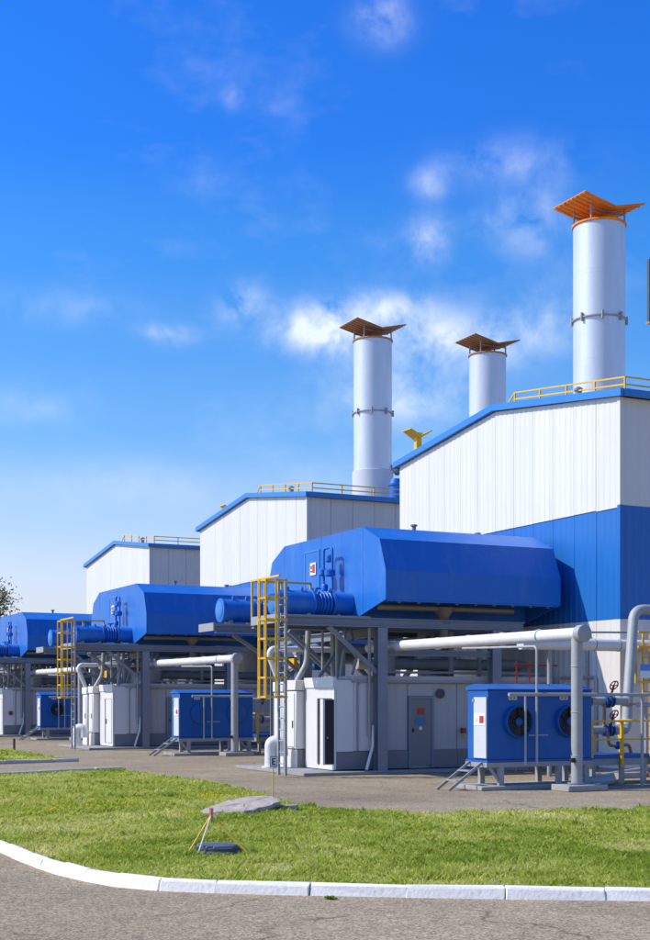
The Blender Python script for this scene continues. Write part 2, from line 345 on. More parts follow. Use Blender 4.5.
def vnoise(x, y, s, seed):
    g_ = np.random.default_rng(seed).random((256, 256)); u = x * s + 50; v = y * s + 50; i = np.floor(u).astype(int); j = np.floor(v).astype(int); a = u - i; b = v - j
    a = a * a * (3 - 2 * a); b = b * b * (3 - 2 * b); G = lambda p, q: g_[p % 256, q % 256]
    return (G(i, j) * (1 - a) + G(i + 1, j) * a) * (1 - b) + (G(i, j + 1) * (1 - a) + G(i + 1, j + 1) * a) * b
def meadow(name, P, n, label, mname='grass_blade', hmin=.03, hmax=.115, wd=(.005, .011)):
    P_ = np.array(P); lo, hi = P_.min(0), P_.max(0); X = []; Y = []
    got = 0
    while got < n:
        x = rng.uniform(lo[0], hi[0], 400000); y = rng.uniform(lo[1], hi[1], 400000); t = x * .437 + y * .8995; l = (x * .8995 - y * .437) / np.maximum(t, 1)
        keep = (t > 10) & (rng.random(400000) < np.clip((15 / np.maximum(t, 8)) ** 1.5, 0, 1) * np.where(np.abs(l) < .27, 1, .18)) & inside(P, x, y)
        X.append(x[keep]); Y.append(y[keep]); got += keep.sum()
    x = np.concatenate(X)[:n]; y = np.concatenate(Y)[:n]
    worn = vnoise(x, y, .7, 21) * .6 + vnoise(x, y, 2.1, 22) * .4; kp = rng.random(len(x)) > np.clip((worn - .56) * 6, 0, .75); x = x[kp]; y = y[kp]; n = len(x)
    x = x + rng.normal(0, .025, n); y = y + rng.normal(0, .025, n)
    t = x * .437 + y * .8995
    tuft = vnoise(x, y, 3.2, 1) * .6 + vnoise(x, y, 9, 2) * .4; big = vnoise(x, y, .55, 3) * .6 + vnoise(x, y, 1.4, 5) * .4
    h = (hmin + (hmax - hmin) * np.clip(tuft * 1.5 - .35, 0, 1) ** 1.4) * rng.uniform(.6, 1.25, n)
    weed = rng.random(n) < .006; h[weed] *= 1.5
    ww = rng.uniform(*wd, n) * (t / 15) ** .8; ww[weed] *= 2.5
    an = rng.uniform(0, 2 * np.pi, n); le = rng.uniform(0, 2 * np.pi, n); lean = rng.uniform(.35, 1.3, n) * h
    cx, cy = np.cos(an) * ww, np.sin(an) * ww; z0 = np.full(n, .045)
    mx_, my_ = x + np.cos(le) * lean * .35, y + np.sin(le) * lean * .35
    V = np.stack([np.stack([x - cx, y - cy, z0], 1), np.stack([x + cx, y + cy, z0], 1), np.stack([mx_ + cx * .7, my_ + cy * .7, z0 + h * .6], 1), np.stack([mx_ - cx * .7, my_ - cy * .7, z0 + h * .6], 1),
                  np.stack([x + np.cos(le) * lean, y + np.sin(le) * lean, z0 + h], 1)], 1).reshape(-1, 3)
    k = np.arange(n) * 5; me = bpy.data.meshes.new(name)
    me.vertices.add(len(V)); me.vertices.foreach_set('co', V.ravel())
    loops = np.stack([k, k + 1, k + 2, k + 3, k + 3, k + 2, k + 4], 1).ravel(); me.loops.add(len(loops)); me.loops.foreach_set('vertex_index', loops.astype(np.int32))
    ls = np.stack([np.arange(n) * 7, np.arange(n) * 7 + 4], 1).ravel(); me.polygons.add(2 * n); me.polygons.foreach_set('loop_start', ls.astype(np.int32))
    me.update(calc_edges=True)
    tone = np.clip(.0 + big * .8 + vnoise(x, y, .25, 31) * .25 + np.clip((vnoise(x, y, .7, 21) - .5) * .8, 0, .3) + tuft * -.22 + rng.normal(0, .22, n) + (rng.random(n) < .05) * .35, 0, 1); tone[weed] = rng.uniform(0, .3, weed.sum())
    at = me.attributes.new('tone', 'FLOAT', 'POINT'); at.data.foreach_set('value', np.repeat(tone, 5).astype(np.float32))
    me.materials.append(MATS[mname]); o = bpy.data.objects.new(name, me); col.objects.link(o); o['kind'] = 'stuff'; tag(o, label, 'grass'); return o
meadow('grass', LAWN, 360000, 'mown green lawn grass behind the curved white kerb')
meadow('grass', PATCH, 30000, 'small wedge of grass beside the far yard at the left edge')
# dandelion heads
fx = []; 
for _ in range(330):
    a = random.random(); px = random.gauss(0, 1)
    X = 5.2 + 4.6 * a + random.gauss(0, .25); Y = 22.6 + 1.8 * a + random.gauss(0, .35)
    if random.random() < .35: X, Y = random.uniform(4.5, 10), random.uniform(19, 29)
    if vnoise(np.array([X]), np.array([Y]), 1.1, 9)[0] > .45 and inside(LAWN, np.array([X]), np.array([Y]))[0]: fx.append((X, Y))
b = MB()
for X, Y in fx:
    z = random.uniform(.1, .15); r = random.uniform(.01, .018); tl = random.gauss(0, .3)
    b.poly([(X + r * math.cos(k * 1.047), Y + r * math.sin(k * 1.047), z + math.sin(k * 1.047 + tl) * .006) for k in range(6)] + [(X, Y, .05)], [(0, 1, 2, 3, 4, 5)] + [(k, 6, (k + 1) % 6) for k in range(6)])
fo = b.build('dandelion_flowers', 'flower_yellow', smooth=False, kind='stuff'); tag(fo, 'yellow dandelion flowers scattered in bands across the lawn', 'flowers')
# small weeds in the tarmac at the kerb
b = MB()
for (X, Y) in [(5.9, 12.0), (5.88, 12.02)]:
    for _ in range(26):
        a = random.uniform(0, 6.28); r = random.uniform(.02, .06); z = random.uniform(.01, .04); s = .012
        b.poly([(X, Y, 0), (X + r * math.cos(a) - s * math.sin(a), Y + r * math.sin(a) + s * math.cos(a), z), (X + 1.3 * r * math.cos(a), Y + 1.3 * r * math.sin(a), z * .8), (X + r * math.cos(a) + s * math.sin(a), Y + r * math.sin(a) - s * math.cos(a), z)], [(0, 1, 2, 3)])
wm = b.build('weeds', 'grass_blade', smooth=False, kind='stuff'); tag(wm, 'small green weeds sprouting from the tarmac below the kerb', 'weeds')

# ------------------------------------------------------------------ buildings
X0, Y0, Y1, YR, ZE, ZR, XE = 23.0, 29.05, 41.2, 35.1, 10.2, 10.95, 45.0
def roofz(y): return ZE + (ZR - ZE) * (1 - abs(y - YR) / (YR - Y0)) if True else 0
def ribbed(along, a0, a1, plane, z0, z1, off, sgn):
    """one profiled sheet; along 'Y' lies in X=plane, along 'X' lies in Y=plane; z1 may be a function"""
    pitch = .25; n = round((a1 - a0) / pitch); prof = []
    for i in range(n):
        s = a0 + (a1 - a0) * i / n; p = (a1 - a0) / n
        prof += [(s + p * .06, 0), (s + p * .48, 0), (s + p * .6, .01), (s + p * .88, .01)]
    prof = [(a0 + .008, 0)] + prof + [(a1 - .008, 0)]
    m = len(prof); b = MB(); V = []
    for zz in (0, 1):
        for s, d in prof:
            z = z0 if zz == 0 else (z1(s) if callable(z1) else z1); q = plane + sgn * (off + d)
            V.append((q, s, z) if along == 'Y' else (s, q, z))
    for zz in (0, 1):
        for s in (a0 + .008, a1 - .008):
            z = z0 if zz == 0 else (z1(s) if callable(z1) else z1); q = plane + sgn * (off - .03); V.append((q, s, z) if along == 'Y' else (s, q, z))
    F = [(k, k + 1, m + k + 1, m + k) for k in range(m - 1)]
    q = 2 * m; F += [(q, q + 1, q + 3, q + 2), (0, q, q + 2, m), (q + 1, m - 1, 2 * m - 1, q + 3), tuple(range(m)) + (q + 1, q), tuple(range(m, 2 * m)) + (q + 3, q + 2)]
    b.poly(V, F); return b
def building():
    t = thing('industrial_building', (X0, Y0, 0), '', 'building', 'row of gabled industrial buildings')
    core = MB().prismx([(Y0 + .06, 0), (Y1 - .06, 0), (Y1 - .06, ZE - .05), (YR, ZR - .05), (Y0 + .06, ZE - .05)], X0 + .06, XE - .06).build('wall_core', 'core_grey', t, smooth=False)
    n = 12; e = np.linspace(Y0, Y1, n + 1)
    for i in range(n):
        off = .02 + random.uniform(0, .008)
        for (z0, z1, m) in ((.12, 4.16, 'white_panel'), (4.165, 7.23, 'blue_panel')):
            ribbed('Y', e[i], e[i + 1], X0 - .02, z0, z1, off, -1).build('wall_panel', m, t, smooth=False)
        ribbed('Y', e[i], e[i + 1], X0 - .045, 7.2 + random.uniform(-.03, .02), lambda y: roofz(y) - .04, off, -1).build('wall_panel', 'white_panel', t, smooth=False)
    n = 22; e = np.linspace(X0, XE, n + 1)
    for i in range(n):
        off = .02 + random.uniform(0, .008)
        for (z0, z1, m) in ((.12, 4.16, 'white_panel'), (4.165, 7.23, 'blue_panel'), (7.235, ZE - .06, 'white_panel')):
            ribbed('X', e[i], e[i + 1], Y0 - .02, z0, z1, off, -1).build('wall_panel', m, t, smooth=False)
    B('corner_trim', 'white_panel', t, (X0 - .1, X0 + .02, Y0 - .08, Y0 + .05, 7.24, ZE - .06), (X0 - .1, X0 + .02, Y0 - .08, Y0 + .05, .12, 4.15))
    B('corner_trim', 'blue_panel', t, (X0 - .098, X0 + .018, Y0 - .078, Y0 + .048, 4.152, 7.238))
    B('plinth', 'concrete', t, (X0 - .05, XE, Y0 - .04, Y1, 0, .118))
    MB().prismx([(Y0 - .22, ZE - .03), (YR, ZR + .02), (Y1 + .22, ZE - .03), (Y1 + .22, ZE + .07), (YR, ZR + .12), (Y0 - .22, ZE + .07)], X0 - .1, XE + .2).build('roof', 'roof_sheet', t, smooth=False)
    # blue edge trim: two raking boards and an eaves board
    for ya, za, yb, zb in ((Y0 - .25, ZE - .07, YR - .001, ZR - .02), (YR + .001, ZR - .02, Y1 + .25, ZE - .07)):
        MB().prismx([(ya, za), (yb, zb), (yb, zb + .2), (ya, za + .2)], X0 - .22, X0 - .103).build('roof_trim', 'blue_trim', t, smooth=False)
    B('roof_trim', 'blue_trim', t, (X0 - .1, XE + .2, Y0 - .28, Y0 - .225, ZE - .07, ZE + .13))
    B('gutter', 'blue_trim', t, (X0 - .1, XE + .2, Y1 + .225, Y1 + .28, ZE - .07, ZE + .13))
    # roof railing: over the near half of the gable, then along the eaves
    rl = MB(); P = [(X0 + .25, YR - .6), (X0 + .25, Y0 + .15), (XE - 1, Y0 + .15)]
    rp = lambda x, y, h: (x, y, roofz(y) + .12 + h)
    for h in (.22, .42): rl.bar(rp(*P[0], h), rp(*P[1], h), .04); rl.bar(rp(*P[1], h), rp(*P[2], h), .04)
    rl.bar(rp(P[0][0], P[0][1] + .5, .02), rp(*P[0], .42), .04)
    r = rl.build('railing', 'yellow_paint', t)
    for y in np.linspace(YR - .6, Y0 + .15, 5): MB().bar(rp(X0 + .25, y, -.05), rp(X0 + .25, y, .43), .045).build('railing_post', 'yellow_paint', r)
    for x in np.linspace(X0 + 1.6, XE - 1, 14): MB().bar(rp(x, Y0 + .15, -.05), rp(x, Y0 + .15, .43), .045).build('railing_post', 'yellow_paint', r)
    MB().lathe((X0 + .3, 31.35, roofz(31.35) + .1), [(.1, 0), (.1, .22), (.13, .24), (.13, .3), (.04, .36)], 12).build('roof_vent', 'steel_grey', t)
    # door-side conduit and cable tray on the gable
    PP('conduit', 'galvanised', t, [(X0 - .12, 30.4, .1), (X0 - .12, 30.4, 4.0)], .035)
    PP('conduit', 'galvanised', t, [(X0 - .12, 30.0, .1), (X0 - .12, 30.0, 2.6), (X0 - .12, 31.6, 2.6)], .045)
    return t
bld = building()
BL = ['white and blue gabled building nearest on the right', 'white gabled building in the middle of the row', 'smallest white gabled building farthest left in the row']
blds = [bld] + [copy_tree(bld, None, (0, SP * k, 0)) for k in (1, 2)]
for o, s in zip(blds, BL): o['label'] = s

# yellow roof exhausts with a V shaped cap, beyond the far eaves
def yvent(k):
    x, y = ((23.28, 40.55), (24.2, 60.3))[k]; z = 10.48
    t = thing('roof_exhaust', (x, y, z), ['yellow V-capped exhaust on the far eaves of the nearest building', 'small yellow V-capped exhaust on the far eaves of the middle building'][k], 'exhaust', 'yellow roof exhausts')
    B('stem', 'yellow_paint', t, (x - .09, x + .11, y - .1, y + .1, z - .1, z + .62))
    MB().prismy([(x, z + .58), (x + .44, z + .84), (x + .42, z + .87), (x, z + .66), (x - .42, z + .87), (x - .44, z + .84)], y - .28, y + .28).build('cap', 'yellow_paint', t, smooth=False)
    B('cap_brace', 'yellow_paint', t, (x - .2, x + .2, y - .03, y + .03, z + .74, z + .8))
yvent(0); yvent(1)

# ------------------------------------------------------------------ chimneys
def chimney(c, ztop, zf, zs, m, label):
    x, y = c; t = thing('chimney', (x, y, 0), label, 'chimney', 'tall round metal chimneys')
    MB().lathe((x, y, 0), [(1.0, 0), (1.0, ztop - .02)], 48).build('shaft', 'chimney_grey', t)
    MB().lathe((x, y, 0), [(1.075, 0), (1.075, zs), (1.01, zs + .03)], 48).build('sleeve', 'fan_panel', t)
    MB().lathe((x, y, ztop - .06), [(1.04, 0), (1.06, .02), (1.06, .08), (1.0, .09)], 48).build('rim', m, t)
    fl = MB().lathe((x, y, zf), [(1.04, 0), (1.07, .01), (1.07, .06), (1.04, .07)], 48).build('flange', 'steel_light', t)
    for k in range(8):
        a = k * math.pi / 4 + .25; d = Vector((math.cos(a), math.sin(a), 0)); p = Vector((x, y, zf)) + d * 1.06
        MB().bar(p + Vector((0, 0, -.12)), p + Vector((0, 0, .2)), .08, .07).build('lug', 'steel_light', fl)
    for zz in (ztop - 1.9, zf + 1.7, zf - 1.6, zf - 3.2): MB().lathe((x, y, zz), [(1.003, 0), (1.003, .03)], 48).build('weld_seam', 'chimney_grey', t)
    # V cap on posts: valley runs along Y
    zv = ztop + .46; hw, rise, hl = 1.45, .34, 1.05
    for s in (-1, 1):
        cap = MB().prismy([(x, zv), (x + s * hw, zv + rise), (x + s * hw, zv + rise + .025), (x, zv + .025)], y - hl, y + hl).build('cap_plate', m, t, smooth=False)
        for i in range(8):
            yy = y - hl + .12 + i * (2 * hl - .24) / 7
            MB().prismy([(x + s * .02, zv - .035), (x + s * (hw - .02), zv + rise - .04), (x + s * (hw - .02), zv + rise - .002), (x + s * .02, zv + .003)], yy - .05, yy + .05).build('batten', m, cap, smooth=False)
        for sy in (-1, 1):
            px, py = x + s * .8, y + sy * .55; T('cap_post', 'steel_light', t, (px, py, ztop - .1), (px, py, zv + rise * .8 / hw - .01), .04, 8)
    for sy in (-1, 1):
        MB().bar((x - .8, y + sy * .55, zv - .06), (x + .8, y + sy * .55, zv - .06), .05).build('cap_bearer', 'steel_grey', t)
    return t
chimney((32.5, 42.4), 20.45, 16.7, 13.6, 'rust_orange', 'tallest metal chimney with orange cap, rising behind the nearest building')
chimney((32.95, 62.1), 20.75, 16.9, 13.9, 'rust_brown', 'metal chimney with brown V cap standing behind the middle building')
chimney((40.0, 62.0), 20.75, 16.9, 13.9, 'rust_brown', 'metal chimney with brown V cap half hidden by the nearest roof slope')
# blue duct and grey pipe beside the middle chimney
t = thing('blue_tank', (33.25, 60.1, 10.3), 'blue cylindrical tank beside the middle chimney, partly behind the white gable', 'tank')
MB().lathe((33.25, 60.1, 10.3), [(.36, 0), (.36, 2.6), (.42, 2.62), (.42, 2.7), (.36, 2.72), (.3, 2.95)], 24).build('shell', 'blue_paint', t)
t = thing('flue_pipe', (34.2, 61.4, 13.6), 'grey flanged pipe joining the middle chimney above the blue tank', 'pipe')
T('pipe_body', 'galvanised', t, (33.7, 61.6, 14.05), (37.2, 61.6, 14.05), .22); MB().lathe((34.15, 61.6, 14.05), [(.32, -.05), (.32, .05)], 16, 'X').build('flange', 'steel_grey', t); MB().lathe((34.75, 61.6, 14.05), [(.3, -.04), (.3, .04)], 16, 'X').build('flange', 'steel_grey', t)
T('support', 'steel_grey', t, (36.6, 61.6, 0), (36.6, 61.6, 13.9), .08)
t = thing('roof_drum', (30.9, 49.6, 10.3), 'white round drum on the middle building roof behind the yellow railing', 'drum')
MB().lathe((30.6, 50.6, 10.72), [(.55, 0), (.62, .06), (.62, .8), (.55, .86)], 24, 'X').build('drum_body', 'white_panel', t)
B('cradle', 'steel_grey', t, (30.65, 30.8, 50.15, 51.05, 10.3, 10.55), (31.25, 31.4, 50.15, 51.05, 10.3, 10.55))
t = thing('warning_mast', (28.2, 49.4, 10.2), 'thin mast with small lamp on the middle building roof', 'mast')
T('mast_pole', 'steel_light', t, (28.2, 49.4, 10.2), (28.2, 49.4, 11.5), .02, 8); MB().lathe((28.2, 49.4, 11.45), [(.05, 0), (.09, .04), (.09, .22), (.04, .28)], 10).build('lamp', 'black', t)
t = thing('panel_mast', (30.1, 35.4, 10.8), 'dark panel on a roof pole at the right edge', 'mast')
T('mast_pole', 'steel_grey', t, (30.1, 35.4, 10.8), (30.1, 35.4, 16.6), .06); B('panel', 'iron', t, (29.28, 30.8, 35.5, 35.62, 14.6, 16.7)); B('panel_frame', 'rust_brown', t, (29.26, 30.82, 35.48, 35.64, 14.54, 14.6))

# ------------------------------------------------------------------ one turbine unit, then two copies
UNIT = []                                               # (root, label template)
U = ['nearest unit', 'middle unit', 'farthest unit']
def uthing(name, loc, tmpl, cat, group):
    t = thing(name, loc, tmpl.format(u=U[0]), cat, group); UNIT.append((t, tmpl)); return t
YC = 34.9
PR = [(2.6, 6.68), (3.55, 6.26), (3.9, 5.4), (3.9, 4.63), (2.25, 4.23)]
def full(pr, y=YC): return [(y - a, z) for a, z in pr] + [(y + a, z) for a, z in pr[::-1]]
XA, XB = 16.84, 22.42
# intake housing
t = uthing('intake_housing', (XA, YC, 4.2), 'blue faceted air intake housing on steel legs, {u}', 'housing', 'blue intake housings')
body = MB().prismx(full(PR[:4]), XA + .04, XB - .04).build('body', 'blue_paint', t, smooth=False)
e = np.linspace(YC - 3.9, YC + 3.9, 7)
def clip_prof(y0, y1, pr):
    """slice of the end profile between y0 and y1"""
    P = full(pr); top = sorted([p for p in P[:5 - 1 + 1]], key=lambda p: p[0])
    tp = [(YC - 3.9, 5.4), (YC - 3.55, 6.26), (YC - 2.6, 6.68), (YC + 2.6, 6.68), (YC + 3.55, 6.26), (YC + 3.9, 5.4)]
    bt = [(YC - 3.9, 4.63), (YC - 2.25, 4.23), (YC + 2.25, 4.23), (YC + 3.9, 4.63)]
    def itp(c, y): return float(np.interp(y, [p[0] for p in c], [p[1] for p in c]))
    up = [(y0, itp(tp, y0))] + [p for p in tp if y0 < p[0] < y1] + [(y1, itp(tp, y1))]
    dn = [(y0, itp(bt, y0))] + [p for p in bt if y0 < p[0] < y1] + [(y1, itp(bt, y1))]
    return up + dn[::-1]
for i in range(6):
    o = random.uniform(0, .004)
    MB().prismx(clip_prof(e[i] + (.006 if i else 0), e[i + 1] - (.006 if i < 5 else 0), PR), XA - o, XA + .036).build('end_panel', 'blue_paint', t, smooth=False)
MB().prismx(full(PR), XB - .036, XB).build('end_panel', 'blue_paint', t, smooth=False)
MB().prismx([(YC - 2.25, 4.24), (YC + 2.25, 4.24), (YC + 2.25, 4.625), (YC - 2.25, 4.625)], XA + .045, XB - .045).build('trough', 'blue_paint', t, smooth=False)
MB().prismx([(YC - 2.3, 4.8), (YC + 2.3, 4.8), (YC + 2.3, 6.3), (YC - 2.3, 6.3)], XB + .002, X0 - .1).build('duct_collar', 'blue_paint', t, smooth=False)
B('bottom_flange', 'blue_paint', t, (XA + .05, XB - .05, YC - 3.895, YC - 3.75, 4.585, 4.625))
for i in range(9):
    x = XA + .6 + i * .6; MB().lathe((x, YC - 3.55, 4.57), [(.045, 0), (.045, .05)], 8).build('bolt', 'galvanised', t)
dr = MB().prismx([(35.05, 5.25), (35.95, 5.25), (35.95, 6.3), (35.05, 6.3)], XA - .02, XA - .005).build('hatch', 'blue_paint', t, smooth=False)
B('hatch_frame', 'blue_trim', dr, (XA - .03, XA - .006, 35.0, 35.045, 5.2, 6.35), (XA - .03, XA - .006, 35.955, 36.0, 5.2, 6.35), (XA - .03, XA - .006, 35.046, 35.954, 6.305, 6.35))
sg = B('sign', 'white_sign', t, (XA - .045, XA - .034, 35.2, 35.58, 5.62, 5.98)); B('sign_mark', 'red_sign', sg, (XA - .05, XA - .0455, 35.25, 35.42, 5.68, 5.93)); B('sign_mark', 'red_sign', sg, (XA - .05, XA - .0455, 35.45, 35.54, 5.7, 5.76), (XA - .05, XA - .0455, 35.45, 35.54, 5.8, 5.9))
vv = PP('valve_pipe', 'blue_paint', t, [(16.55, 34.15, 4.9), (16.55, 34.15, 6.25), (16.55, 33.6, 6.25), (16.55, 33.6, 4.9)], .035, bend=.14)
for (y, z, r) in ((34.15, 5.6, .13), (33.72, 5.55, .15), (34.05, 5.15, .1), (33.75, 5.95, .12)): MB().lathe((16.53, y, z - .12), [(r * .5, 0), (r, .03), (r, .17), (r * .6, .22)], 12).build('valve', 'blue_paint', vv)
MB().lathe((16.4, 34.4, 5.12), [(.18, 0), (.18, .03)], 14).build('handwheel', 'blue_paint', vv); T('stem', 'blue_paint', vv, (16.4, 34.4, 4.9), (16.4, 34.4, 5.14), .03)
for (x, y) in ((18.6, 32.6), (21.2, 33.4)): MB().lathe((x, y, 6.67), [(.06, 0), (.06, .14), (.1, .16), (.1, .2)], 10).build('roof_fitting', 'steel_grey', t)
T('drain_pipe', 'bronze_pipe', t, (XA + .1, YC - 3.3, 4.47), (XB - 1.2, YC - 3.3, 4.47), .085, 12)
fn = MB().lathe((19.0, YC - 3.25, 3.55), [(.13, 0), (.13, .12), (.2, .13), (.2, .17), (.13, .18), (.13, .5), (.2, .51), (.2, .55), (.13, .56), (.15, .7), (.32, .95)], 18).build('hopper', 'bronze_pipe', t)

# steel frame: columns, beams, ties, braces
t = uthing('steel_frame', (17, YC, 0), 'grey steel support frame under the intake housing, {u}', 'frame', 'steel frames under the housings')
def hcol(x, y, z0, z1, w_=.28):
    o = B('column', 'steel_grey', t, (x - w_ / 2, x + w_ / 2, y - w_ / 2, y - w_ / 2 + .03, z0, z1), (x - w_ / 2, x + w_ / 2, y + w_ / 2 - .03, y + w_ / 2, z0, z1), (x - .02, x + .02, y - w_ / 2 + .03, y + w_ / 2 - .03, z0, z1))
    B('base_plate', 'steel_grey', o, (x - .25, x + .25, y - .22, y + .22, .0, .06))
    return o
COLS = [(16.95, 31.5), (20.55, 31.5), (16.95, 34.0), (16.95, 36.2), (16.95, 38.4), (20.55, 34.9), (20.55, 38.4)]
for x, y in COLS: hcol(x, y, 0, 3.9)
def hbeam(p, q, h=.24, w_=.2, name='beam'):
    p = Vector(p); q = Vector(q); b = MB(); z = Vector((0, 0, 1))
    b.bar(p + z * (h / 2 - .015), q + z * (h / 2 - .015), w_, .03); b.bar(p - z * (h / 2 - .015), q - z * (h / 2 - .015), w_, .03); b.bar(p, q, .03, h - .06); return b.build(name, 'steel_grey', t, smooth=False)
hbeam((14.1, 31.5, 4.03), (21.5, 31.5, 4.03)); hbeam((16.6, 38.4, 4.03), (21.5, 38.4, 4.03))
hbeam((14.1, 33.5, 4.03), (21.5, 33.5, 4.03)); hbeam((14.1, 36.3, 4.03), (21.5, 36.3, 4.03))
hbeam((16.95, 31.65, 3.78), (16.95, 38.3, 3.78)); hbeam((20.55, 31.65, 3.78), (20.55, 38.3, 3.78))
hbeam((17.1, 31.5, 3.24), (20.4, 31.5, 3.24), .16, .14, 'tie'); hbeam((17.1, 38.4, 3.24), (20.4, 38.4, 3.24), .16, .14, 'tie')
for y in (31.5, 34.0, 34.3, 36.2): MB().bar((15.4, y, 3.9), (16.85, y, 2.7), .1).build('brace', 'steel_grey', t, smooth=False)
MB().bar((14.9, 36.9, 3.9), (16.85, 36.9, 2.7), .1).build('brace', 'steel_grey', t, smooth=False)
for a, c_ in (((20.5, 35.0, 3.7), (20.5, 36.6, 2.6)), ((20.5, 38.3, 2.6), (20.5, 36.7, 3.7)), ((17.2, 38.4, 2.6), (18.8, 38.4, 3.85)), ((20.3, 38.4, 2.6), (18.9, 38.4, 3.85))): MB().bar(a, c_, .13).build('brace', 'steel_grey', t, smooth=False)
for y0_, y1_ in ((31.6, 33.4), (36.4, 37.4)):
    B('platform', 'steel_light', t, (14.08, 16.7, y0_, y1_, 4.16, 4.2)); B('platform_edge', 'steel_light', t, (14.02, 14.078, y0_ - .15, y1_ + .05, 3.98, 4.21))
# silencers, two per unit
def silencer(y, tmpl):
    t = uthing('silencer', (14.5, y, 4.2), tmpl, 'silencer', 'blue silencer drums'); z = 4.62; r = .34
    MB().lathe((14.5, y, z), [(.27, .0), (.33, .0), (.36, .015), (.36, .07), (r, .08), (r, 1.1), (.37, 1.11), (.37, 1.17), (r, 1.18)], 28, 'X').build('drum', 'blue_paint', t)
    MB().lathe((14.47, y, z), [(.22, 0), (.26, .02), (.26, .05)], 24, 'X').build('end_cap', 'blue_trim', t)
    for k in range(5): MB().lathe((15.7 + k * .1, y, z), [(.29, 0), (.34, .035), (.34, .055), (.29, .09)], 24, 'X').build('bellows_ring', 'blue_paint', t)
    MB().lathe((16.22, y, z), [(.37, 0), (.37, .06), (.32, .07), (.32, .6)], 28, 'X').build('duct', 'blue_paint', t)
    for x in (14.8, 15.5, 16.4): B('saddle', 'steel_light', t, (x - .05, x + .05, y - .22, y + .22, 4.21, 4.33))
    for k in range(4): MB().lathe((14.9 + k * .42, y - .12, z + .3), [(.05, 0), (.05, .08), (.03, .12)], 8).build('lug', 'blue_paint', t)
silencer(33.1, 'blue silencer drum on the near platform, {u}'); silencer(37.0, 'blue silencer drum on the far platform, {u}')
# guard rail behind the silencer
t = uthing('guard_rail', (14.1, 33.6, 4.2), 'yellow guard rail along the platform behind the silencer, {u}', 'guard rail', 'yellow guard rails on platforms')
MB().bar((14.1, 33.6, 5.2), (15.9, 33.6, 5.2), .05).build('rail', 'yellow_paint', t); MB().bar((14.1, 33.6, 4.65), (15.9, 33.6, 4.65), .035).build('rail', 'yellow_paint', t)
for x in (14.12, 15.0, 15.88): MB().bar((x, 33.6, 4.2), (x, 33.6, 5.2), .05).build('post', 'yellow_paint', t)
MB().bar((14.1, 31.7, 5.2), (14.1, 33.6, 5.2), .05).build('rail', 'yellow_paint', t)
# ladder and cage
t = uthing('caged_ladder', (14.0, 31.2, 0), 'steel ladder with yellow safety cage at the platform end, {u}', 'ladder', 'caged access ladders')
for y in (31.0, 31.43): B('stile', 'steel_light', t, (13.92, 13.98, y - .03, y + .03, .05, 5.05))
for i in range(15): T('rung', 'steel_light', t, (13.95, 31.03, .35 + i * .29), (13.95, 31.4, .35 + i * .29), .016, 8)
cpts = [(13.95, 30.88), (13.62, 30.86), (13.4, 30.98), (13.33, 31.22), (13.4, 31.46), (13.62, 31.58), (13.95, 31.56)]
for z in (2.05, 2.54, 3.03, 3.52, 4.01, 4.55, 5.0):
    b = MB()
    for p, q in zip(cpts[:-1], cpts[1:]): b.bar((*p, z), (*q, z), .014, .05)
    b.build('cage_hoop', 'yellow_paint', t, smooth=False)
for i in range(1, 6): MB().bar((*cpts[i], 2.02), (*cpts[i], 5.03), .035, .035).build('cage_strap', 'yellow_paint', t, smooth=False)
# plinth, container
t = uthing('concrete_plinth', (19, 33.5, 0), 'pale concrete plinth under the container, {u}', 'plinth', 'concrete plinths')
B('slab', 'plinth_grey', t, (14.6, 22.85, 31.3, 36.0, 0, .095), bevel=.015)
t = uthing('equipment_container', (15.7, 31.7, .1), 'long grey equipment container with its end door standing open, {u}', 'container', 'equipment containers')
CX0, CX1, CY0, CY1, CZ = 15.7, 22.6, 31.75, 33.5, 2.56
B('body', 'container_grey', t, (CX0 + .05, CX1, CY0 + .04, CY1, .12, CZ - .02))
n = 7; e = np.linspace(17.15, CX1, n + 1)
for i in range(n):
    if i == 1: continue
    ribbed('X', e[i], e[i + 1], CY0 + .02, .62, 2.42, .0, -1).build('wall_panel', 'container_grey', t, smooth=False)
    B('base_panel', 'base_grey', t, (e[i] + .005, e[i + 1] - .005, CY0 - .025, CY0 + .039, .13, .615))
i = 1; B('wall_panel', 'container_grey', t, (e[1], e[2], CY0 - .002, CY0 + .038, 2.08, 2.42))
B('base_panel', 'base_grey', t, (17.0, e[0] - .005, CY0 - .02, CY0 + .039, .13, .615)); B('base_panel', 'base_grey', t, (CX0 + .06, 16.99, CY0 - .018, CY0 + .039, .13, .6))
# left half: smooth panel with a rounded frame
B('corner_panel', 'cabinet_white', t, (CX0 + .052, 16.25, CY0 - .02, CY0 + .038, .605, 2.5)); B('corner_panel', 'cabinet_white', t, (16.26, 17.14, CY0 - .03, CY0 + .036, .62, 2.62))
fr = MB(); P = [(16.36, .62), (16.36, 2.35), (16.46, 2.46), (16.98, 2.46), (17.06, 2.36), (17.06, .62)]
for a, c_ in zip(P[:-1], P[1:]): fr.bar((a[0], CY0 - .05, a[1]), (c_[0], CY0 - .05, c_[1]), .05, .05)
fr.build('panel_frame', 'steel_light', t, smooth=False)
B('roof_trim', 'steel_light', t, (16.2, CX1 + .05, CY0 - .1, CY1, 2.44, 2.5)); B('roof_trim', 'container_grey', t, (16.22, CX1 + .04, CY0 - .07, CY1, 2.502, CZ + .06))
